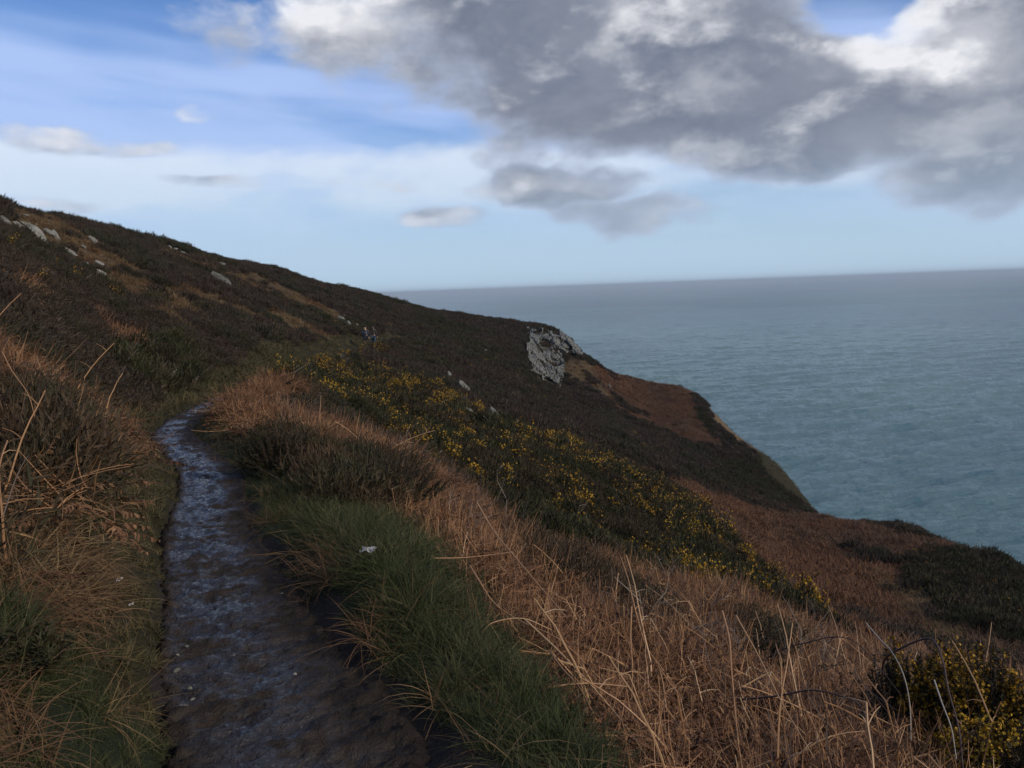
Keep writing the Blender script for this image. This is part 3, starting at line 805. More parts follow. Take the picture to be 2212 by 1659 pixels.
def build_crag():
    c = hit(1200, 790, 80)
    root = empty('rock_crag', c)
    bpy.context.view_layer.update()
    tag(root, 'broken grey crag of many blocks on the headland\'s skyline', 'crag')
    # fractured bedrock face: blocky cells with cracks between
    nu, nv, nr = 78, 84, 130
    xs = [p[0] for p in CRAG_POLY]; ys = [p[1] for p in CRAG_POLY]
    U, Vv = np.meshgrid(np.linspace(min(xs) - 2, max(xs) + 2, nu), np.linspace(min(ys) - 2, max(ys) + 2, nv), indexing='ij')
    D_ = pix_dir(U, Vv); hd = np.hypot(D_[..., 0], D_[..., 1]); rr = np.geomspace(88, 140, nr)
    X = (D_[..., 0] / hd)[..., None] * rr; Y = (D_[..., 1] / hd)[..., None] * rr; Zr = (D_[..., 2] / hd)[..., None] * rr
    below = terrain(X, Y) >= Zr
    kk = np.where(below.any(-1), below.argmax(-1), nr - 1); valid = below.any(-1)
    ii, jj = np.meshgrid(np.arange(nu), np.arange(nv), indexing='ij')
    P0 = np.stack([X[ii, jj, kk], Y[ii, jj, kk], Zr[ii, jj, kk]], -1)
    inside = in_poly(U + fbm(U * .12, Vv * .12, 3, 5) * 14, Vv + fbm(U * .12, Vv * .12, 3, 6) * 14, CRAG_POLY) & valid
    zx, zy = (U - 1119) / .1058, (Vv - 680) / .1058
    inside &= ~(((zx - 560) ** 2 / 110 ** 2 + (zy - 620) ** 2 / 95 ** 2) < 1 + fbm(U * .3, Vv * .3, 2, 8))
    inside &= ~((zy < 430) & (zx < 820) & (fbm(U * .10, Vv * .10, 3, 12) > -.02))
    def cells(a, b, seed):                                   # nearest-cell height and distance to the crack
        ga, gb = np.floor(a), np.floor(b); f1 = np.full(a.shape, 9.); f2 = np.full(a.shape, 9.); hv = np.zeros(a.shape)
        for da in (-1, 0, 1):
            for db in (-1, 0, 1):
                ca, cb = ga + da, gb + db
                px = ca + .15 + .7 * _h(ca, cb, seed); py = cb + .15 + .7 * _h(ca, cb, seed + 1)
                d_ = np.hypot(a - px, b - py); v_ = _h(ca, cb, seed + 2)
                tilt = (a - px) * (_h(ca, cb, seed + 3) - .5) + (b - py) * (_h(ca, cb, seed + 4) - .5)
                n1 = d_ < f1
                f2 = np.where(n1, f1, np.minimum(f2, d_)); hv = np.where(n1, v_ + 1.3 * tilt, hv); f1 = np.where(n1, d_, f1)
        return hv, f2 - f1
    ca, sa = math.cos(.9), math.sin(.9); A_ = (U * ca + Vv * sa) / 32; B_ = (-U * sa + Vv * ca) / 17
    h1, c1 = cells(A_, B_, 500); h2, c2 = cells(A_ * 2.3, B_ * 2.1, 540)
    off = .20 + 1.0 * h1 + .30 * h2 - .45 * (1 - sstep(0, .10, c1)) - .20 * (1 - sstep(0, .14, c2)) + fbm(U * .5, Vv * .5, 3, 15) * .15
    dirn = -P0 / np.linalg.norm(P0, axis=-1, keepdims=True) * .75 + np.array([0, 0, .45])
    V0 = (P0 + dirn * off[..., None]).reshape(-1, 3) - c
    Fq = grid_faces(nu, nv); ok = inside.ravel()[Fq].all(1)
    used = np.unique(Fq[ok]); remap = np.full(nu * nv, -1); remap[used] = np.arange(len(used))
    mesh_obj('rock_face', V0[used], remap[Fq[ok]], MAT['rock2'], root)
    g = random.Random(5); pts = []
    xs = [p[0] for p in CRAG_POLY]; ys = [p[1] for p in CRAG_POLY]
    tries = 0
    while len(pts) < 70 and tries < 9000:
        tries += 1
        u = g.uniform(min(xs), max(xs)); v = g.uniform(min(ys), max(ys))
        if not in_poly(np.array([u]), np.array([v]), CRAG_POLY)[0]: continue
        zx, zy = (u - 1119) / .1058, (v - 680) / .1058
        if (zx - 560) ** 2 / 120 ** 2 + (zy - 620) ** 2 / 110 ** 2 < 1: continue      # grassy pocket
        if (zx - 700) ** 2 / 150 ** 2 + (zy - 690) ** 2 / 60 ** 2 < 1: continue
        s_ = g.choice([5, 6, 7, 8, 10, 12])
        if zy < 420 and zx < 800 and g.random() < .55: continue
        if any((u - a) ** 2 + (v - b) ** 2 < (.8 * (s_ + q)) ** 2 for a, b, q in pts): continue
        pts.append((u, v, s_))
    for (u, v, s_) in pts:
        place_rock('stone', u, v, s_ * g.uniform(.9, 1.5), s_ * g.uniform(.7, 1.05), g.uniform(25, 80), 85, root, STONES, lift=.9, depth=g.uniform(.6, 1.0), raise_=.15)
build_crag()

# ------------------------------------------------------------------ plant prototypes (not linked: used as building bricks)
def proto(name, parts, mats):
    V, Fc, mi = join(*parts)
    return mesh_obj(name, V, Fc, mats, link=False, midx=mi)
def P_heather_near(g):
    return [blades(40, .20, (.10, .30), (0, 70), (-.8, .8), (.004, .008), 4, g), dome_leaves(340, .25, .26, (.025, .07), (.006, .013), g, up=.4, jitter=.25)[0]]
def P_heather_far(g):
    a, tip, nn = dome_leaves(150, .42, .30, (.10, .24), (.022, .045), g)
    return [a, blades(24, .34, (.25, .45), (0, 45), (-.3, .4), (.014, .022), 3, g)]
def P_heather_mid(g):
    a, tip, nn = dome_leaves(460, .42, .30, (.045, .11), (.010, .022), g, up=.3, jitter=.22, lump=.7)
    return [a, blades(16, .36, (.20, .38), (0, 60), (-.6, .6), (.005, .009), 4, g)]
def P_gorse_mid(g):
    a, tip, nn = dome_leaves(460, .48, .46, (.06, .14), (.010, .020), g, up=.35)
    return [a]
def P_gorse_cover(g):
    a, tip, nn = dome_leaves(230, .48, .46, (.10, .22), (.02, .04), g, up=.3)
    return [a]
def P_gorse_cover_fl(g):
    a, tip, nn = dome_leaves(210, .48, .44, (.10, .22), (.02, .04), g, up=.3)
    sel = fbm(tip[:, 0] * 5, tip[:, 1] * 5, 2, int(g.integers(999))) > .12
    return [a, petals(tip[sel & (nn[:, 2] > .25)], .038, g, 2)]
def frond(n, g, lean, L, spread):
    """dead fronds: stalk with curled side leaflets"""
    out = []
    ph = g.uniform(0, 2 * math.pi, n); rad = spread * np.sqrt(g.uniform(0, 1, n))
    for k in range(n):
        a = g.uniform(0, 2 * math.pi); le = math.radians(g.uniform(*lean)); ln = g.uniform(*L); be = g.uniform(.3, 1.3)
        K_ = 7; t = np.linspace(0, 1, K_); ang = le + be * t
        dx = np.cumsum(np.sin(ang)) * ln / K_; dz = np.cumsum(np.cos(ang)) * ln / K_
        h = np.array([math.cos(a), math.sin(a), 0]); s = np.array([-math.sin(a), math.cos(a), 0])
        C = np.array([rad[k] * math.cos(ph[k]), rad[k] * math.sin(ph[k]), .02]) + h * dx[:, None] + np.array([0, 0, 1.]) * dz[:, None]
        out.append(strips(C[None], np.linspace(.007, .003, K_)[None], s[None]))
        m_ = 13; tt = np.linspace(.3, .98, m_).repeat(2); sg = np.tile([1, -1], m_)
        B = np.stack([np.interp(tt, t, C[:, i]) for i in range(3)], -1)
        ll = (.11 * (1.15 - tt) * ln / .5) * g.uniform(.6, 1.2, 2 * m_)
        d = s * sg[:, None] + h * .5 + np.array([0, 0, -.5]) + g.normal(0, .35, (2 * m_, 3)); d /= np.linalg.norm(d, axis=1)[:, None]
        d2 = d + np.array([0, 0, -.9]) + g.normal(0, .5, (2 * m_, 3)); d2 /= np.linalg.norm(d2, axis=1)[:, None]
        Cc = np.stack([B, B + d * ll[:, None] * .55, B + d * ll[:, None] * .55 + d2 * ll[:, None] * .45], 1)
        W = np.stack([np.full(2 * m_, .010), np.full(2 * m_, .016), np.full(2 * m_, .004)], 1)
        sd = np.cross(d, g.normal(0, 1, (2 * m_, 3))); out.append(strips(Cc, W * .75, sd / np.linalg.norm(sd, axis=1)[:, None]))
    V, Fc, _ = join(*out)
    return V, Fc
def P_bracken_near(g):
    return [frond(8, g, (45, 85), (.22, .46), .22), blades(46, .26, (.10, .34), (50, 105), (-1.0, 1.0), (.003, .006), 5, g, taper=.5, base_z=.10), blades(3, .2, (.25, .5), (20, 70), (-.4, .6), (.004, .006), 5, g, taper=.5)]
def P_bracken_far(g):
    return [blades(95, .42, (.16, .42), (35, 88), (-.3, .9), (.016, .034), 3, g)]
def P_grass_near(g):
    return [blades(42, .07, (.12, .30), (5, 60), (.3, 1.5), (.0035, .006), 5, g)]
def P_grass_far(g):
    return [blades(34, .20, (.16, .36), (10, 65), (.3, 1.3), (.012, .022), 4, g)]
def P_straw_near(g):
    return [blades(46, .09, (.16, .42), (25, 80), (.2, 1.4), (.0035, .006), 5, g)]
def P_straw_far(g):
    return [blades(44, .25, (.18, .42), (10, 70), (.2, 1.2), (.013, .024), 4, g)]
def P_brown_near(g):
    return [blades(46, .22, (.10, .36), (10, 90), (-1.0, 1.0), (.003, .007), 5, g, taper=.5), dome_leaves(380, .27, .28, (.025, .075), (.005, .012), g, up=.3, jitter=.3, lump=.7)[0]]
def P_twig(g):
    out = []
    for k in range(5):
        a = g.uniform(0, 6.28); p = np.array([g.normal(0, .08), g.normal(0, .08), 0]); d = np.array([math.cos(a) * .4, math.sin(a) * .4, 1.0]); pts = [p]
        for i in range(6):
            d = d + g.normal(0, .30, 3); d /= np.linalg.norm(d); p = p + d * g.uniform(.05, .11); pts.append(p)
        out.append(tube(pts, np.linspace(.0042, .0015, 7), 3))
        for q in (2, 3, 4):
            d2 = d + g.normal(0, .7, 3); d2 /= np.linalg.norm(d2)
            out.append(tube([pts[q], pts[q] + d2 * .06, pts[q] + d2 * .06 + (d2 + g.normal(0, .5, 3)) * .06], (.0025, .002, .001), 3))
    V, Fc, _ = join(*out); return [(V, Fc)]
def protos(name, fn, mats, n=4, seed=0):
    return [proto(name, fn(np.random.default_rng(seed + k)), mats) for k in range(n)]
PR = {
    'heather_near': protos('heather_tuft', P_heather_near, [MAT['heather'], MAT['heather']], 4, 10),
    'heather_far': protos('heather_clump', P_heather_far, [MAT['heather'], MAT['heather']], 6, 20),
    'heather_mid': protos('heather_clump', P_heather_mid, [MAT['heather'], MAT['heather']], 5, 130),
    'gorse_mid': protos('gorse_clump', P_gorse_mid, [MAT['gorse']], 4, 140),
    'gorse': protos('gorse_clump', P_gorse_cover, [MAT['gorse']], 5, 30),
    'bracken_near': protos('bracken_tangle', P_bracken_near, [MAT['bracken'], MAT['stalk2'], MAT['stalk2']], 6, 40),
    'bracken_far': protos('bracken_mat', P_bracken_far, [MAT['bracken_far']], 6, 50),
    'grass_near': protos('grass_tuft', P_grass_near, [MAT['grass']], 6, 60),
    'grass_far': protos('grass_clump', P_grass_far, [MAT['olive']], 5, 70),
    'straw_near': protos('straw_tuft', P_straw_near, [MAT['straw']], 6, 80),
    'straw_far': protos('straw_clump', P_straw_far, [MAT['straw']], 5, 90),
    'brown_near': protos('withered_tuft', P_brown_near, [MAT['brownshrub'], MAT['brownshrub']], 5, 110),
    'twig': protos('twig_spray', P_twig, [MAT['twig']], 5, 120),
}

# ------------------------------------------------------------------ scatter by geometry nodes (uncountable cover only)
def euler_from(nrm, yaw, follow):
    up = np.array([0, 0, 1.0]) * (1 - follow) + nrm * follow; up /= np.linalg.norm(up, axis=1)[:, None]
    x = np.stack([np.cos(yaw), np.sin(yaw), np.zeros_like(yaw)], -1)
    x = x - up * (x * up).sum(1)[:, None]; x /= np.linalg.norm(x, axis=1)[:, None]
    y = np.cross(up, x)
    return np.stack([np.arctan2(y[:, 2], up[:, 2]), -np.arcsin(np.clip(x[:, 2], -1, 1)), np.arctan2(x[:, 1], x[:, 0])], -1)
def normals(x, y, e=.4):
    dx = (terrain(x + e, y) - terrain(x - e, y)) / (2 * e); dy = (terrain(x, y + e) - terrain(x, y - e)) / (2 * e)
    n = np.stack([-dx, -dy, np.ones_like(dx)], -1)
    return n / np.linalg.norm(n, axis=1)[:, None]
def scatter(name, pts, rot, scl, prs, label, cat):
    me = bpy.data.meshes.new(name); me.from_pydata(pts.tolist(), [], [])
    n_ = len(pts)
    a = me.attributes.new('rot', 'FLOAT_VECTOR', 'POINT'); a.data.foreach_set('vector', rot.astype(np.float32).ravel())
    a = me.attributes.new('scl', 'FLOAT', 'POINT'); a.data.foreach_set('value', scl.astype(np.float32))
    a = me.attributes.new('idx', 'INT', 'POINT'); a.data.foreach_set('value', rng.integers(0, len(prs), n_).astype(np.int32))
    o = bpy.data.objects.new(name, me); col.objects.link(o)
    tag(o, label, cat, kind='stuff')
    ng = bpy.data.node_groups.new(name, 'GeometryNodeTree')
    ng.interface.new_socket('Geometry', in_out='INPUT', socket_type='NodeSocketGeometry')
    ng.interface.new_socket('Geometry', in_out='OUTPUT', socket_type='NodeSocketGeometry')
    N_ = ng.nodes; L_ = ng.links
    gi = N_.new('NodeGroupInput'); go = N_.new('NodeGroupOutput')
    iop = N_.new('GeometryNodeInstanceOnPoints'); jn = N_.new('GeometryNodeJoinGeometry')
    for p in prs:
        oi = N_.new('GeometryNodeObjectInfo'); oi.inputs['Object'].default_value = p
        gt = N_.new('GeometryNodeGeometryToInstance')
        L_.new(oi.outputs['Geometry'], gt.inputs[0]); L_.new(gt.outputs[0], jn.inputs[0])
    def attr(nm, ty):
        q = N_.new('GeometryNodeInputNamedAttribute'); q.data_type = ty; q.inputs['Name'].default_value = nm
        return q.outputs['Attribute']
    er = N_.new('FunctionNodeEulerToRotation'); L_.new(attr('rot', 'FLOAT_VECTOR'), er.inputs[0])
    L_.new(gi.outputs[0], iop.inputs['Points']); L_.new(jn.outputs[0], iop.inputs['Instance'])
    iop.inputs['Pick Instance'].default_value = True
    L_.new(attr('idx', 'INT'), iop.inputs['Instance Index'])
    L_.new(er.outputs[0], iop.inputs['Rotation']); L_.new(attr('scl', 'FLOAT'), iop.inputs['Scale'])
    L_.new(iop.outputs[0], go.inputs[0])
    mod = o.modifiers.new('plants', 'NODES'); mod.node_group = ng
    return o

# r0, r1, +-azimuth, plants per square metre
BANDS = [(.8, 4.5, 80, 330), (4.5, 9, 52, 190), (9, 16, 47, 90), (16, 40, 45, 26), (40, 80, 44, 9.0), (80, 150, 43, 4.2)]
#            keep probability per band
KEEP = {HEATHER: (.12, .16, .22, .42, .62, .8), GORSE: (.10, .12, .16, .34, .55, .7), BRACKEN: (.16, .24, .36, .6, .8, .8), STRAW: (.6, .75, .7, .8, .9, .9),
        GRASS: (1, .95, .8, .8, .8, .8), OLIVE: (.6, .7, .8, .9, .9, .9), BROWN: (.14, .2, .3, .4, .5, .6), BFAR: (.2, .2, .3, .55, .75, .9), CLIFF: (0, 0, 0, .1, .1, .12), ROCKY: (0, 0, 0, 0, .2, .22), NONE: (0,) * 6}
def build_cover():
    X, Y, B = [], [], []
    for b, (r0, r1, am, dens) in enumerate(BANDS):
        n_ = int(math.pi * (r1 * r1 - r0 * r0) * am / 180 * dens)
        r = np.sqrt(rng.uniform(r0 * r0, r1 * r1, n_)); a = np.radians(rng.uniform(-am, am, n_))
        X.append(np.sin(a) * r); Y.append(np.cos(a) * r); B.append(np.full(n_, b))
    X = np.concatenate(X); Y = np.concatenate(Y); B = np.concatenate(B)
    Z = terrain(X, Y)
    C = cover(X, Y, Z)
    kp = np.zeros(len(X))
    for k, v in KEEP.items(): kp = np.where(C == k, np.array(v)[B], kp)
    ok = rng.uniform(0, 1, len(X)) < kp
    ex = np.array(EXCL); u_, v_ = None, None
    Rr = np.hypot(X, Y)
    for (ex_, ey_, er_) in EXCL:
        ok &= ~(((X - ex_) ** 2 + (Y - ey_) ** 2) < er_ ** 2)
    X, Y, Z, B, C = X[ok], Y[ok], Z[ok], B[ok], C[ok]
    Nn = normals(X, Y); yaw = rng.uniform(0, 2 * math.pi, len(X)); Rr = np.hypot(X, Y)
    d, _, _ = path_dist(X, Y)
    near = B <= 2
    def emit(name, mask, prs, s0, s1, follow, label, cat):
        k = np.nonzero(mask)[0]
        if len(k) == 0: return
        s_ = rng.uniform(s0, s1, len(k)) if not isinstance(s0, np.ndarray) else s0[k] * rng.uniform(.75, 1.25, len(k))
        scatter(name, np.stack([X[k], Y[k], Z[k] - .02], -1), euler_from(Nn[k], yaw[k], follow), s_, PR[prs], label, cat)
    var = 1 + .55 * fbm(X * .5, Y * .5, 3, 140)
    shrt = np.clip((d - path_hw(Rr)) / .5, .42, 1.0)              # turf is trodden short beside the path
    emit('near_heather', near & (C == HEATHER), 'heather_near', 1.0, 1.7, .4, 'dark heather covering the bank near the path', 'heather')
    emit('slope_heather', ~near & (Rr < 42) & (C == HEATHER), 'heather_mid', var * 1.25, None, .4, 'dark heather on the slopes just beyond the path', 'heather')
    emit('hill_heather', ~near & (Rr >= 42) & ((C == HEATHER) | ((C == ROCKY) & (rng.uniform(0, 1, len(X)) < .6))), 'heather_far', var * 1.25, None, .4, 'dark brown heather covering the hillside', 'heather')
    emit('near_gorse', (C == GORSE) & (Rr < 34), 'gorse_mid', var * np.where(near, .7, 1.15), None, .35, 'low dark green gorse filling the nearer slope', 'gorse')
    emit('gorse_cover', (C == GORSE) & (Rr >= 34), 'gorse', var * np.where(near, .7, 1.15), None, .35, 'low dark green gorse growing thick on the slope', 'gorse')
    emit('near_bracken', (C == BRACKEN) & (Rr < 30) & (d > path_hw(Rr) + np.where(Rr > 14, .10, .42)), 'bracken_near', var * np.interp(Rr, [2, 8, 16, 30], [.8, 1.0, 1.3, 1.9]) * np.where((X < -1.4) & (Rr < 12), 1.15, np.where((Rr > 15) & (d < 1.8), .95, 1.0)), None, .5, 'tangle of dead rust-coloured bracken beside the path', 'bracken')
    emit('slope_bracken', (C == BFAR) | ((C == BRACKEN) & (Rr >= 30)), 'bracken_far', .9, 1.6, .8, 'flattened rusty bracken on the lower slopes', 'bracken')
    mixin = near & (C == GRASS) & (rng.uniform(0, 1, len(X)) < np.where(fbm(X * 1.6, Y * 1.6, 2, 160) > .08, .20, .05))
    emit('near_straw', (near & (C == STRAW)) | mixin, 'straw_near', var * np.where(C == GRASS, .8, .82), None, .5, 'dry straw-coloured grass on the bank left of the path', 'grass')
    emit('hill_straw', ~near & ((C == STRAW) | (C == CLIFF) | ((C == ROCKY))), 'straw_far', .7, 1.3, .4, 'dry tan grass in streaks on the hillside', 'grass')
    emit('verge_grass', near & (C == GRASS), 'grass_near', np.clip(var, .5, 1.5) * .88 * shrt, None, .4, 'green grass on the verges of the path', 'grass')
    emit('olive_grass', (C == OLIVE) | (~near & (C == GRASS)), 'grass_far', np.where(near, .55, .95) * np.clip(shrt, .5, 1), None, .4, 'olive grass along the farther path and the headland', 'grass')
    emit('withered_gorse', (C == BROWN), 'brown_near', var * np.interp(Rr, [2, 8, 16], [.85, 1.1, 1.2]) * np.where(X < -1.4, 1.35, 1.0), None, .3, 'brown withered gorse scrub beside the path', 'gorse')
    tw = near & ((C == BRACKEN) | (C == BROWN)) & (rng.uniform(0, 1, len(X)) < .014)
    emit('twig_sprays', tw, 'twig', 1.0, 1.8, .5, 'thin bare twigs poking out of the scrub', 'twigs')
build_cover()

# ------------------------------------------------------------------ gorse bushes, one object each
def bush_meshes(seed, rad, hgt, n, flower, L=(.09, .20), w=(.018, .034), psize=.036, thr=.05):
    g = np.random.default_rng(seed)
    (V, Fc), tip, nn = dome_leaves(n, rad, hgt, L, w, g, up=.4, jitter=.18, lump=.8)
    fo = mesh_obj('foliage', V, Fc, MAT['gorse'], link=False)
    fl = None
    if flower > 0:
        q = fbm(tip[:, 0] * 2.6 + seed, tip[:, 1] * 2.6 + tip[:, 2] * 2, 3, seed, .6) + .25 * nn[:, 2]
        sel = (q > np.quantile(q, 1 - flower)) & (nn[:, 2] > .05)
        Vp, Fp = petals(tip[sel], psize * .85, g, 3)
        fl = mesh_obj('blossom', Vp, Fp, MAT['flower'], link=False)
    out = []
    for k in range(6):
        a = g.uniform(0, 6.28); d = np.array([math.cos(a) * rad * .8, math.sin(a) * rad * .8, hgt * .7])
        out.append(tube([np.zeros(3) - [0, 0, .1], d * .35 + g.normal(0, .05, 3), d * .7 + g.normal(0, .06, 3), d], (.022, .017, .011, .005), 4))
    Vs, Fs, _ = join(*out)
    stm = mesh_obj('stem', Vs, Fs, MAT['twig'], link=False)
    return fo, fl, stm
BUSH = [bush_meshes(300 + k, .62, .62, 520, f) for k, f in enumerate((.40, .26, .18, .33, .12, .48))]
NOFL = [bush_meshes(340 + k, .62, .62, 620, 0) for k in range(2)]
BARE = [bush_meshes(320 + k, .62, .62, 520, f) for k, f in enumerate((.035, .02, .05))]
ORD = 'first second third fourth fifth sixth seventh eighth ninth tenth eleventh twelfth thirteenth fourteenth fifteenth sixteenth seventeenth eighteenth nineteenth twentieth'.split()
def label_rows(objs, fmt, per=12):
    """one label each: rows by distance, then counted from the left"""
    objs = sorted(objs, key=lambda o: math.hypot(o.location.x, o.location.y))
    for k in range(0, len(objs), per):
        row = sorted(objs[k:k + per], key=lambda o: math.atan2(o.location.x, o.location.y))
        for i, o in enumerate(row): o['label'] = fmt.format(n=ORD[i], row=('nearest' if k == 0 else ORD[k // per] + ' nearest'))
def add_bush(kind, x, y, z, s_, label, group, name='gorse_bush', sz=1.0):
    root = empty(name, (x, y, z - .05), random.uniform(0, 6.28))
    root.scale = (s_, s_, s_ * sz)
    tag(root, label, 'bush', group)
    for m_ in kind:
        if m_ is None: continue
        c = m_.copy(); col.objects.link(c); c.parent = root
    return root
def spots(n, test, r0, r1, am, mind, seed):
    g = np.random.default_rng(seed)
    k = 60000
    r = np.sqrt(g.uniform(r0 * r0, r1 * r1, k)); a = np.radians(g.uniform(am[0], am[1], k))
    x = np.sin(a) * r; y = np.cos(a) * r; z = terrain(x, y); c = cover(x, y, z); u, v = project(np.stack([x, y, z], -1))
    ok = np.nonzero(test(c, u, v, r))[0]
    out = []
    for i in ok:
        if len(out) >= n: break
        if all((x[i] - p[0]) ** 2 + (y[i] - p[1]) ** 2 > mind(r[i]) ** 2 for p in out) and all((x[i] - e[0]) ** 2 + (y[i] - e[1]) ** 2 > (e[2] + .35) ** 2 for e in EXCL if e[2] < 3):
            out.append((x[i], y[i], z[i]))
    return out
BAND_POLY = [g_[0] for g_ in REG if g_[0][0] == (590, 782)][0]
def build_bushes():
    L1 = []; L2 = []; L3 = []; L4 = []; L5 = []
    for (x, y, z) in spots(225, lambda c, u, v, r: (c == GORSE) & in_poly(u, v, BAND_POLY), 14, 62, (-24, 24), lambda r: .78, 1):
        L1 += [add_bush(random.choice(BUSH), x, y, z, random.uniform(.85, 1.45), 'gorse bush in yellow flower, in the dense band below the path', 'gorse band below the path', sz=random.uniform(.8, 1.2))]
    sl = [(760, 690), (900, 700), (1060, 740), (1140, 800), (1160, 860), (1260, 880), (1420, 940), (1520, 960), (1500, 1020), (1300, 985), (1100, 915), (1000, 865), (840, 800)]
    for (x, y, z) in spots(62, lambda c, u, v, r: (c != NONE) & (c != ROCKY) & in_poly(u, v, sl), 45, 120, (-22, 22), lambda r: 2.2, 2):
        L2 += [add_bush(random.choice(BUSH), x, y, z, random.uniform(.6, 1.1), 'small gorse bush dotted with yellow, in the dark heather around the crag\'s foot', 'scattered gorse in the heather', sz=random.uniform(.6, .9))]
    for (x, y, z) in spots(34, lambda c, u, v, r: (c == GORSE) & (u > 1880), 16, 85, (20, 40), lambda r: 1.6, 3):
        L3 += [add_bush(random.choice(BARE), x, y, z, random.uniform(.7, 1.1), 'dark gorse bush almost without flowers, on the spur at the right edge', 'gorse on the right-hand spur', sz=random.uniform(.7, 1.0))]
    for (x, y, z) in spots(16, lambda c, u, v, r: (c == GORSE) & (u > 220) & (u < 470) & (v > 730) & (v < 880), 14, 40, (-30, -14), lambda r: .9, 4):
        L4 += [add_bush(random.choice(NOFL), x, y, z, random.uniform(1.0, 1.6), 'dark flowerless gorse bush above the bend of the path', 'dark gorse above the bend', sz=random.uniform(.8, 1.1))]
    # bushes on the seaward lip of the farther path, hiding it from here
    for i, (u, v, r) in enumerate([(612, 800, 27.5), (632, 795, 29), (655, 793, 32), (676, 790, 35), (700, 782, 38.5), (722, 776, 42), (745, 768, 46.5), (764, 763, 51), (782, 760, 55.5), (800, 757, 59), (820, 750, 62)]):
        d = pix_dir(u, v); hd = math.hypot(d[0], d[1]); x, y = d[0] / hd * r, d[1] / hd * r
        L5 += [add_bush(BUSH[random.choice((2, 4))], x, y, float(terrain(np.array([x]), np.array([y]))[0]), random.uniform(.9, 1.15) if i else 1.3, 'rounded gorse bush in flower on the seaward lip of the farther path', 'gorse along the seaward lip of the path')]
    for (u, v, lb) in [(28, 548, 'gorse bush with yellow flecks under the hilltop outcrop at the left edge'), (120, 600, 'gorse bush with a few yellow sprigs in the middle of the left slope'),
                       (92, 630, 'low gorse bush with yellow sprigs above the left bracken patch'), (170, 618, 'gorse bush just below the lowest rocks of the tan streak'), (255, 652, 'gorse bush with two yellow patches above the dark bushes by the bend')]:
        p = hit(u, v, 12)
        add_bush(BUSH[4], p[0], p[1], p[2], 1.0, lb, None)
    label_rows(L1, 'flowering gorse bush, {n} from left in {row} row of the band below the path', 15)
    label_rows(L2, 'small yellow-dotted gorse bush, {n} from left in {row} row on the heather slope')
    label_rows(L3, 'dark gorse bush, {n} from left in {row} row on the right-hand spur')
    label_rows(L4, 'dark flowerless gorse bush, {n} from left in {row} row above the path\'s bend', 8)
    label_rows(L5, 'rounded flowering gorse bush, {n} from left along the seaward lip of the farther path', 20)
    # skyline bushes on the headland
    for (u, v, lb, s_) in [(1098, 684, 'dark bush alone on the headland skyline, left of the crag', .9), (1110, 686, 'second dark bush on the headland skyline beside the lone one', .8), (1030, 668, 'small dark bush on the skyline where hill meets sea', .6),
                           (1225, 716, 'dark tuft of gorse on the crag\'s top edge', .6), (1468, 832, 'dark bush on the rusty headland edge', .8), (1355, 808, 'little dark bush on the skyline below the crag', .6), (1883, 1137, 'round dark bush alone on the rusty bracken crest above the sea', .7)]:
        p = hit(u, v, 60)
        add_bush(BARE[0], p[0], p[1], p[2], s_, lb, None)
build_bushes()

dark_st = plant_mat('bramble_bark', [(0, (.05, .03, .028)), (1, (.09, .06, .05))], rough=.55)
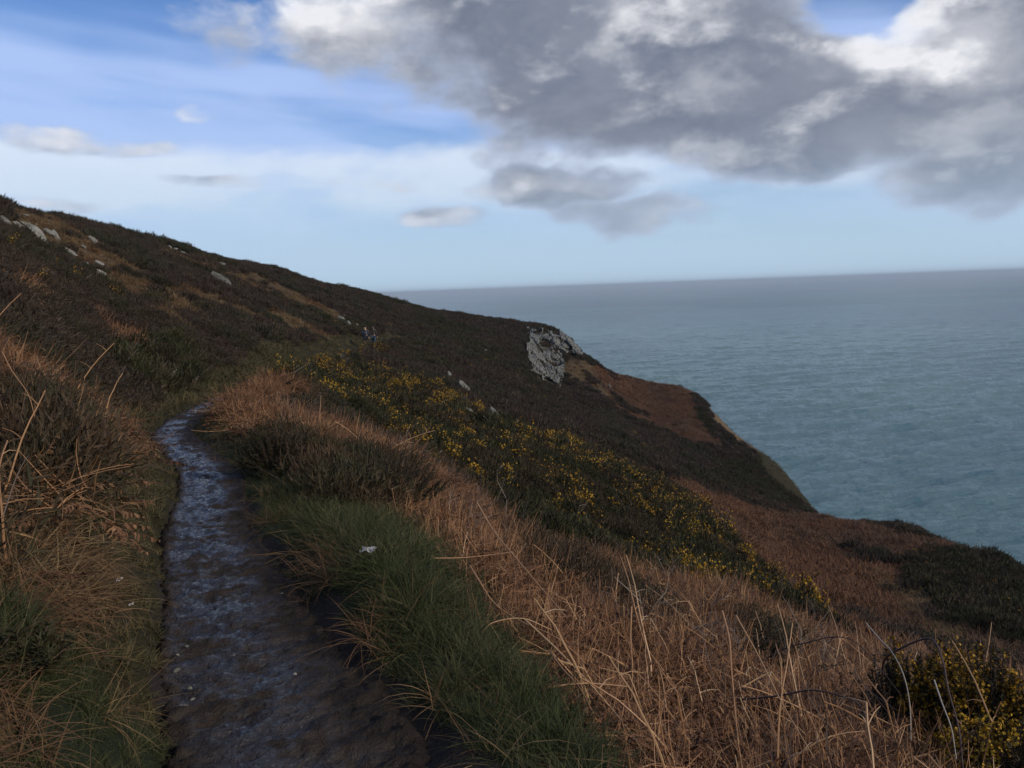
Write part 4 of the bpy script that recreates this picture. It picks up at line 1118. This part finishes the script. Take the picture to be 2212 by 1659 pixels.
# near gorse bush: spiny shoots crowded with flowers
def near_bush(name, x, y, rad, hgt, shoots, fl, label, seed):
    g = np.random.default_rng(seed)
    z = float(terrain(np.array([x]), np.array([y]))[0])
    root = empty(name, (x, y, z)); tag(root, label, 'bush')
    stems, sp_C, sp_W, sp_S, fpos = [], [], [], [], []
    for k in range(shoots):
        ph = g.uniform(0, 6.28); ct = g.uniform(.05, 1) ** .8; sn = math.sqrt(1 - ct * ct)
        n_ = np.array([sn * math.cos(ph), sn * math.sin(ph), ct])
        tip = n_ * np.array([rad, rad, hgt]) * (1 + .35 * float(fbm(np.array([n_[0] * 2 + seed]), np.array([n_[1] * 2 + n_[2]]), 2, seed)[0])) * g.uniform(.75, 1.08)
        b = tip * g.uniform(.5, .7) * np.array([.85, .85, .8])
        mid = (tip + b) / 2 + g.normal(0, .03, 3)
        t = np.linspace(0, 1, 7)[:, None]
        C = b * (1 - t) ** 2 + 2 * mid * t * (1 - t) + (tip + np.array([0, 0, .04])) * t ** 2
        stems.append(tube(C, np.linspace(.006, .002, 7), 4))
        m_ = 110; tt = g.uniform(.0, 1.0, m_)
        Bp = np.stack([np.interp(tt, t[:, 0], C[:, i]) for i in range(3)], -1)
        ax = (C[-1] - C[0]); ax /= np.linalg.norm(ax)
        d = g.normal(0, 1, (m_, 3)); d -= ax * (d @ ax)[:, None]; d /= np.linalg.norm(d, axis=1)[:, None]; d = d + ax * .8; d /= np.linalg.norm(d, axis=1)[:, None]
        ln = g.uniform(.02, .045, m_) * (1.15 - .4 * tt)
        sp_C.append(np.stack([Bp, Bp + d * ln[:, None]], 1)); ww = g.uniform(.005, .009, m_); sp_W.append(np.stack([ww, ww * .2], 1))
        sd = np.cross(d, g.normal(0, 1, (m_, 3))); sp_S.append(sd / np.linalg.norm(sd, axis=1)[:, None])
        if fl > 0 and float(fbm(np.array([n_[0] * 2.6 + seed * 3.1]), np.array([n_[1] * 2.6 + n_[2] * 2]), 2, seed + 50)[0]) > .22 - .42 * fl and n_[2] > .08:
            nf = int(g.integers(14, 34)); tf = g.uniform(.55, 1.0, nf)
            Fp = np.stack([np.interp(tf, t[:, 0], C[:, i]) for i in range(3)], -1) + g.normal(0, .016, (nf, 3))
            fpos.append(Fp)
    V, Fc, _ = join(*stems); mesh_obj('stem', V, Fc, dark_st, root)
    V, Fc = strips(np.vstack(sp_C), np.vstack(sp_W), np.vstack(sp_S)); mesh_obj('foliage', V, Fc, MAT['gorse'], root)
    if fpos:
        V, Fc = petals(np.vstack(fpos), .0155, g, 2); mesh_obj('blossom', V, Fc, MAT['flower'], root)
    return root
def at(u, v, r):
    d = pix_dir(u, v); hd = math.hypot(d[0], d[1]); return np.array([d[0] / hd * r, d[1] / hd * r, d[2] / hd * r])
for (nm, u, v, r, rad, hgt, sh, fl, lb, sd) in [
        ('gorse_bush', 1980, 1470, 5.8, .42, .70, 250, .5, 'gorse bush with dark arching stem and yellow tips, left one of the bottom-right pair', 11),
        ('gorse_bush', 2150, 1480, 5.6, .52, .84, 400, .8, 'gorse bush thick with yellow flowers at the bottom-right edge', 12),
        ('gorse_bush', 2180, 1600, 4.8, .40, .42, 220, .65, 'low flowering gorse bush in the bottom-right corner', 13),
        ('gorse_bush', 1630, 1345, 7.6, .34, .40, 90, .0, 'small dark green gorse bush in the right-hand bracken', 14),
        ('gorse_bush', 850, 990, 8.8, .55, .62, 170, .0, 'dark green gorse bush on the bank right of the path', 15),
        ('gorse_bush', 590, 950, 9.6, .45, .55, 130, .0, 'dark gorse bush at the foot of the rusty bracken mound', 16),
        ('gorse_bush', 90, 935, 6.2, .38, .42, 150, .0, 'dark gorse bush on the left bank', 17),
        ('gorse_bush', 1230, 1180, 8.2, .40, .42, 100, .0, 'brownish gorse bush in the middle of the right-hand bracken', 18),
        ('gorse_bush', 30, 1330, 3.0, .18, .14, 60, .0, 'low gorse sprig in grass at the left edge', 19)]:
    p = at(u, v, r)
    near_bush(nm, p[0], p[1], rad, hgt, sh, fl, lb, sd)

# ------------------------------------------------------------------ dead bracken stalks, one object each
def stalk_mesh(seed, L, bow, brk):
    g = np.random.default_rng(seed); n_ = 9; t = np.linspace(0, 1, n_)
    ang = g.uniform(-.1, .15) + bow * t + np.where(t > brk, g.uniform(.5, 1.3), 0)
    x = np.cumsum(np.sin(ang)) * L / n_; z = np.cumsum(np.cos(ang)) * L / n_; y = np.cumsum(g.normal(0, .06, n_)) * L / n_
    C = np.stack([x, y, z], -1); C -= C[0]
    parts = [tube(C, np.linspace(.0066, .0028, n_), 5)]
    for k in range(int(g.integers(1, 5))):
        i = int(g.integers(3, n_ - 1)); d = g.normal(0, 1, 3); d[2] = abs(d[2]) * .5; d /= np.linalg.norm(d); l = g.uniform(.05, .16)
        parts.append(tube([C[i], C[i] + d * l * .5, C[i] + d * l + np.array([0, 0, -.02])], (.0028, .002, .0012), 4))
    V, Fc, _ = join(*parts)
    me = mesh_obj('bracken_stalk', V, Fc, MAT['stalk'], link=False).data
    return me
STALK = [stalk_mesh(400 + k, L, b, br) for k, (L, b, br) in enumerate([(.75, .3, .8), (1.0, .5, 2), (.85, .4, .75), (.6, -.2, 2), (.75, .8, 2), (.5, .2, .6), (.95, .6, 2), (.65, .1, .85), (.42, .5, 2), (.8, 1.2, 2)])]
def add_stalks(n, test, r0, r1, am, seed, label, group, lean=(10, 50)):
    g = np.random.default_rng(seed); made = []
    for (x, y, z) in spots(n, test, r0, r1, am, lambda r: .10, seed):
        o = bpy.data.objects.new('bracken_stalk', STALK[int(g.integers(len(STALK)))]); col.objects.link(o)
        ly = math.radians(g.uniform(*lean)); yaw = g.normal(math.radians(150), 1.0)          # mostly thrown over uphill and to the left
        o.matrix_world = Matrix.Translation((x, y, z - .02)) @ Matrix.Rotation(yaw, 4, 'Z') @ Matrix.Rotation(ly, 4, 'Y') @ Matrix.Scale(g.uniform(.7, 1.2), 4)
        tag(o, label, 'stalk', group); made.append(o)
    label_rows(made, label, 20)
add_stalks(250, lambda c, u, v, r: (c == BRACKEN) & (u > 860) & (v > 1000), 3.0, 9.5, (4, 36), 5, 'dead orange bracken stalk, {n} from left in {row} row of the right foreground', 'foreground bracken stalks')
add_stalks(22, lambda c, u, v, r: ((c == BRACKEN) | (c == STRAW) | (c == BROWN)) & (u < 330), 4.0, 9.5, (-36, -16), 6, 'dead bracken stalk, {n} from left in {row} row on the left bank', 'stalks on the left bank', (0, 40))
add_stalks(40, lambda c, u, v, r: (c == BRACKEN) & (u > 440) & (u < 900), 8, 15, (-16, 2), 7, 'dead bracken stalk, {n} from left in {row} row on the rusty mound', 'stalks on the rusty mound', (20, 70))

# long stems that can be told apart: photo points, distance at both ends
def stem(name, pts, r0, r1, rad, mat, label, cat):
    rr = np.linspace(r0, r1, len(pts))
    P3 = np.array([at(u, v, r) for (u, v), r in zip(pts, rr)])
    C = catmull(P3, 5)
    V, Fc = tube(C - C[0], np.linspace(rad, rad * .5, len(C)), 6)
    o = mesh_obj(name, V, Fc, mat, smooth=True); o.location = C[0]
    tag(o, label, cat); return o
pale_st = plant_mat('pale_stem', [(0, (.34, .29, .22)), (1, (.46, .41, .33))], rough=.6)
stem('bramble_stem', [(1905, 1470), (1911, 1426), (1941, 1403), (2008, 1379), (2035, 1423), (2048, 1489), (2071, 1573), (2080, 1659)], 5.6, 4.4, .0075, dark_st, 'dark bramble stem arching over the bottom-right gorse', 'stem')
stem('bramble_stem', [(1640, 1430), (1700, 1399), (1741, 1389), (1801, 1376), (1851, 1389), (1908, 1453), (1945, 1500)], 5.6, 5.2, .0042, dark_st, 'thin bramble stem arching left of the bottom-right gorse', 'stem')
stem('bramble_stem', [(1590, 1512), (1681, 1503), (1758, 1491), (1841, 1513), (1868, 1545), (1890, 1620)], 4.6, 4.1, .0055, dark_st, 'dark bramble stem lying level across the bottom-right bracken', 'stem')
stem('pale_stem', [(1871, 1346), (1900, 1380), (1925, 1406), (1951, 1456), (1965, 1520), (1968, 1600)], 5.4, 4.6, .0045, pale_st, 'pale bent stem rising left of the bottom-right gorse', 'stem')
stem('pale_stem', [(2018, 1469), (2035, 1519), (2055, 1573), (2066, 1640)], 4.7, 4.3, .0045, pale_st, 'short pale stem in front of the bottom-right gorse', 'stem')
stem('bracken_stalk', [(1030, 1085), (1065, 1145), (1104, 1193), (1165, 1265), (1225, 1335)], 6.0, 4.6, .006, MAT['stalk'], 'long orange stalk leaning across the top of the foreground bracken', 'stalk')
stem('bracken_stalk', [(1015, 1222), (1035, 1255), (1070, 1306), (1130, 1345), (1210, 1383), (1300, 1470)], 4.9, 4.0, .006, MAT['stalk'], 'long red-brown stalk bent over the green grass edge', 'stalk')
stem('bracken_stalk', [(1134, 1339), (1200, 1400), (1270, 1473), (1347, 1563), (1400, 1640)], 4.2, 3.3, .006, MAT['stalk'], 'long straight stalk lying down-slope over the grass', 'stalk')
stem('bracken_stalk', [(937, 1206), (1010, 1204), (1104, 1193)], 5.2, 5.4, .0045, MAT['stalk'], 'stalk lying level above the green verge', 'stalk')
stem('bracken_stalk', [(1030, 1393), (1045, 1362), (1070, 1343), (1130, 1336), (1190, 1360)], 4.1, 4.2, .0042, MAT['stalk'], 'thin stalk arching low over the green verge', 'stalk')
stem('bracken_stalk', [(1187, 1406), (1215, 1445), (1254, 1489), (1290, 1560)], 3.9, 3.4, .006, MAT['stalk'], 'thick bright stalk with broken top at the grass edge', 'stalk')
stem('bracken_stalk', [(1170, 1486), (1264, 1476), (1357, 1483)], 3.6, 3.7, .0042, MAT['stalk'], 'thin stalk lying level at the bottom of the grass', 'stalk')
stem('bracken_stalk', [(1364, 1310), (1362, 1380), (1366, 1440), (1364, 1510)], 4.5, 4.2, .006, MAT['stalk'], 'upright orange stalk in the middle of the foreground bracken', 'stalk')
stem('bracken_stalk', [(1560, 1320), (1575, 1380), (1580, 1450), (1590, 1560), (1600, 1640)], 4.4, 3.7, .0065, MAT['stalk'], 'tall thick upright stalk with side shoots near the small gorse bush', 'stalk')
stem('bracken_stalk', [(1590, 1330), (1640, 1420), (1690, 1520), (1760, 1640)], 4.4, 3.5, .005, MAT['stalk'], 'long slanting stalk right of the tall upright one', 'stalk')
stem('bracken_stalk', [(5, 760), (25, 800), (60, 850), (75, 900)], 5.6, 5.3, .004, MAT['stalk'], 'thick pale stalk leaning at the left edge of the bank', 'stalk')
stem('bare_stem', [(5, 1120), (28, 1050), (45, 1010), (60, 985)], 3.9, 4.2, .003, MAT['twig'], 'pale forked twig at the left edge of the bank', 'stem')

# ------------------------------------------------------------------ litter and path stones
def scrap(u, v, r, size, label, seed):
    g = np.random.default_rng(seed); p = at(u, v, r)
    z = float(terrain(p[0:1], p[1:2])[0]); n_ = 9
    X, Y = np.meshgrid(np.linspace(-1, 1, n_), np.linspace(-.55, .55, n_), indexing='ij')
    Z = .28 * fbm(X * 2.2 + seed, Y * 2.6, 3, seed) * 2 + .12 * np.abs(X)
    V = np.stack([X + .2 * Z, Y + .25 * fbm(X * 2, Y * 2, 2, seed + 3), Z + .35], -1).reshape(-1, 3) * size / 2
    o = mesh_obj('paper_scrap', V, grid_faces(n_, n_), MAT['paper'])
    md = o.modifiers.new('thick', 'SOLIDIFY'); md.thickness = .0015
    o.location = (p[0], p[1], z + .055); o.rotation_euler = (.35, -.2, g.uniform(-.4, .4))
    tag(o, label, 'litter')
MAT['paper'] = flat_mat('crumpled_paper', (.72, .70, .70), .8, .12, 8)
scrap(798, 1190, 5.1, .10, 'crumpled white scrap of paper on the green verge right of the path', 3)
scrap(240, 1052, 5.0, .035, 'small white scrap caught in the scrub left of the path', 4)
scrap(262, 1076, 4.8, .026, 'tiny white scrap below the other one, left of the path', 5)
PEB = [rock_data(250 + k, 2, 6) for k in range(5)]
PEBS = {0: [], 1: [], 2: []}
for (u, v, s_, side) in [(384, 1472, .035, 0), (386, 1436, .022, 0), (396, 1554, .045, 0), (412, 1512, .025, 0), (405, 1418, .018, 0), (418, 1535, .022, 0), (814, 1522, .055, 1), (834, 1528, .03, 1), (840, 1556, .045, 1), (800, 1500, .02, 1), (610, 1300, .02, 2), (640, 1480, .018, 2), (505, 1440, .02, 2)]:
    p = hit(u, v, 1.5, 12)
    o = bpy.data.objects.new('pebble', random.choice(PEB)); col.objects.link(o)
    dd = float(path_dist(p[0:1], p[1:2])[0][0]); _, pz, _ = path_dist(p[0:1], p[1:2])
    o.location = (p[0], p[1], float(pz[0]) - .005 if dd < path_hw(np.hypot(p[0], p[1])) else p[2]); o.scale = (s_ * .6, s_ * .45, s_ * .25); o.rotation_euler = (0, 0, random.uniform(0, 6))
    tag(o, ['small pale stone pressed into the left edge of the muddy path', 'pale stone in the dark soil at the right edge of the path', 'small stone stuck in the middle of the muddy path'][side], 'stone', ['stones at the left path edge', 'stones at the right path edge', 'stones in the mud'][side]); PEBS[side].append(o)
for side, wh in enumerate(['pressed into the left edge of the path', 'in soil at the right path edge', 'stuck in the middle of the muddy path']):
    for i, o in enumerate(sorted(PEBS[side], key=lambda o: o.location.y)): o['label'] = 'small pale stone ' + wh + ', ' + ORD[i] + ' from the bottom'

# ------------------------------------------------------------------ two walkers
def skin_mesh(name, joints, edges, mat, parent=None, root_i=0, sub=2):
    names = list(joints); idx = {k: i for i, k in enumerate(names)}
    me = bpy.data.meshes.new(name)
    me.from_pydata([joints[k][0] for k in names], [(idx[a], idx[b]) for a, b in edges], [])
    o = bpy.data.objects.new(name, me); col.objects.link(o)
    me.materials.append(mat)
    sk = o.modifiers.new('skin', 'SKIN'); sk.use_smooth_shade = True
    if not me.skin_vertices: return o
    for k in names:
        q = me.skin_vertices[0].data[idx[k]]; q.radius = (joints[k][1], joints[k][1]); q.use_root = (idx[k] == root_i)
    ss = o.modifiers.new('smooth', 'SUBSURF'); ss.levels = ss.render_levels = sub
    if parent: o.parent = parent
    return o
def person(x, y, z, rz, phase, mats, label, hair_len, scale=1.0):
    sk = phase
    J = {'pelvis': ((0, 0, .93), .12), 'spine': ((0, .01, 1.13), .115), 'chest': ((0, 0, 1.31), .13), 'neck': ((0, .01, 1.45), .05), 'head': ((0, .03, 1.55), .085), 'crown': ((0, .02, 1.62), .07), 'nose': ((0, .125, 1.54), .014), 'chin': ((0, .09, 1.49), .035)}
    E = [('pelvis', 'spine'), ('spine', 'chest'), ('chest', 'neck'), ('neck', 'head'), ('head', 'crown'), ('head', 'nose'), ('head', 'chin')]
    for s_, n_ in ((-1, 'l'), (1, 'r')):
        f = sk * s_
        J.update({'sh' + n_: ((s_ * .17, 0, 1.37), .055), 'el' + n_: ((s_ * .23, -.03 - .10 * f, 1.11), .042), 'wr' + n_: ((s_ * .25, .05 - .18 * f, .89), .030), 'ha' + n_: ((s_ * .25, .07 - .2 * f, .80), .034),
                  'th' + n_: ((s_ * .225, .10 - .2 * f, .83), .011), 'fa' + n_: ((s_ * .262, .06 - .2 * f, .725), .010), 'fb' + n_: ((s_ * .25, .09 - .2 * f, .72), .010), 'fc' + n_: ((s_ * .24, .12 - .2 * f, .735), .010),
                  'hi' + n_: ((s_ * .09, 0, .88), .09), 'kn' + n_: ((s_ * .10, .05 + .16 * f, .49), .058), 'an' + n_: ((s_ * .10, -.04 + .24 * f, .09), .042), 'to' + n_: ((s_ * .11, .12 + .24 * f, .04), .035)})
        E += [('chest', 'sh' + n_), ('sh' + n_, 'el' + n_), ('el' + n_, 'wr' + n_), ('wr' + n_, 'ha' + n_), ('ha' + n_, 'th' + n_), ('ha' + n_, 'fa' + n_), ('ha' + n_, 'fb' + n_), ('ha' + n_, 'fc' + n_),
              ('pelvis', 'hi' + n_), ('hi' + n_, 'kn' + n_), ('kn' + n_, 'an' + n_), ('an' + n_, 'to' + n_)]
    body = skin_mesh('person', J, E, mats['skin'])
    body.location = (x, y, z); body.rotation_euler = (0, 0, rz); body.scale = (scale,) * 3
    tag(body, label, 'person')
    def sub(keys, grow, name, mat, extra=None):
        jj = {k: (J[k][0], J[k][1] * grow) for k in keys}
        if extra: jj.update(extra)
        ee = [e for e in E if e[0] in jj and e[1] in jj]
        return skin_mesh(name, jj, ee, mat, body)
    sub(['pelvis', 'spine', 'chest', 'shl', 'ell', 'wrl', 'shr', 'elr', 'wrr'], 1.3, 'jacket', mats['jacket'])
    sub(['pelvis', 'hil', 'knl', 'anl', 'hir', 'knr', 'anr'], 1.22, 'trousers', mats['trousers'])
    for n_ in 'lr':
        jj = {'an': (J['an' + n_][0], .058), 'to': (J['to' + n_][0], .048)}
        skin_mesh('boot', jj, [('an', 'to')], mats['boots'], body)
    hz = {'a': ((0, -.015, 1.60), .105), 'b': ((0, -.06, 1.50), .10), 'c': ((0, -.085, 1.50 - hair_len), .085)}
    skin_mesh('hair', hz, [('a', 'b'), ('b', 'c')], mats['hair'], body)
    return body
def build_people():
    skin = flat_mat('skin', (.42, .27, .20), .6, .1)
    A = dict(skin=skin, jacket=flat_mat('navy_jacket', (.012, .016, .032), .75), trousers=flat_mat('dark_trousers', (.020, .024, .034), .85), boots=flat_mat('dark_boots', (.02, .017, .015), .7), hair=flat_mat('blond_hair', (.36, .22, .10), .6, .3))
    B = dict(skin=skin, jacket=flat_mat('brown_coat', (.040, .031, .024), .85), trousers=flat_mat('blue_jeans', (.030, .055, .090), .85), boots=A['boots'], hair=flat_mat('brown_hair', (.055, .036, .024), .6, .3))
    pa = at(791, 752, 62.5); pb = at(808, 752, 63.2)
    za = path_dist(pa[0:1], pa[1:2])[1][0]; zb = path_dist(pb[0:1], pb[1:2])[1][0]
    head = math.atan2(-(PATH[-8][0] - PATH[-14][0]), PATH[-8][1] - PATH[-14][1])
    a = person(pa[0], pa[1], za, head, .6, A, 'walker with blond hair, navy jacket and backpack, seen from behind on the path', .16)
    b = person(pb[0], pb[1], zb, head - .1, -.7, B, 'walker with brown hair, dark brown coat and blue jeans, right of the other', .18, .99)
    bp = empty('backpack', (pa[0], pa[1], za), head); tag(bp, 'navy backpack with pale side straps on the left walker\'s back', 'backpack')
    bm = bmesh.new(); bmesh.ops.create_cube(bm, size=1.0)
    for v in bm.verts: v.co = Vector((v.co.x * .28 * (1.0 if v.co.z < 0 else .85), v.co.y * .16 * (1 if v.co.z < 0 else .8), v.co.z * .42))
    bmesh.ops.bevel(bm, geom=bm.edges[:], offset=.04, segments=3, affect='EDGES')
    me = bpy.data.meshes.new('bag'); bm.to_mesh(me); bm.free(); me.materials.append(flat_mat('navy_nylon', (.018, .024, .045), .5))
    o = bpy.data.objects.new('bag', me); o.location = (0, -.24, 1.20); o.parent = bp; col.objects.link(o)
    V, Fc = tube([(0, -.32, 1.12), (0, -.335, 1.2), (0, -.33, 1.28)], (.05, .06, .05), 8)
    mesh_obj('pocket', V * np.array([1.5, 1, 1]), Fc, flat_mat('pocket_nylon', (.03, .04, .07), .5), bp)
    pale = flat_mat('pale_strap', (.42, .44, .46), .6)
    for s_ in (-1, 1):
        V, Fc = tube([(s_ * .135, -.26, 1.34), (s_ * .155, -.27, 1.2), (s_ * .15, -.25, 1.06)], .012, 6); mesh_obj('strap', V, Fc, pale, bp)
build_people()

# ------------------------------------------------------------------ sea haze: one even box of thin air round everything
def build_haze():
    hw, z0, z1 = 46000.0, -97.0, 19.0
    V = [(x, y, z) for x in (-hw, hw) for y in (-hw, hw) for z in (z0, z1)]
    Fc = [[0, 1, 3, 2], [4, 6, 7, 5], [0, 4, 5, 1], [2, 3, 7, 6], [0, 2, 6, 4], [1, 5, 7, 3]]
    mt = bpy.data.materials.new('sea_haze'); mt.use_nodes = True
    n = NT(mt.node_tree); out = n.new('ShaderNodeOutputMaterial'); v = n.new('ShaderNodeVolumePrincipled')
    v.inputs['Color'].default_value = (.80, .92, 1.0, 1); v.inputs['Density'].default_value = HAZE; v.inputs['Anisotropy'].default_value = 0.0
    n.put(out.inputs['Volume'], v.outputs[0])
    o = mesh_obj('haze', V, Fc, mt); tag(o, 'thin pale haze softening the sea horizon', 'haze', kind='stuff')
HAZE = 1.4e-4
build_haze()
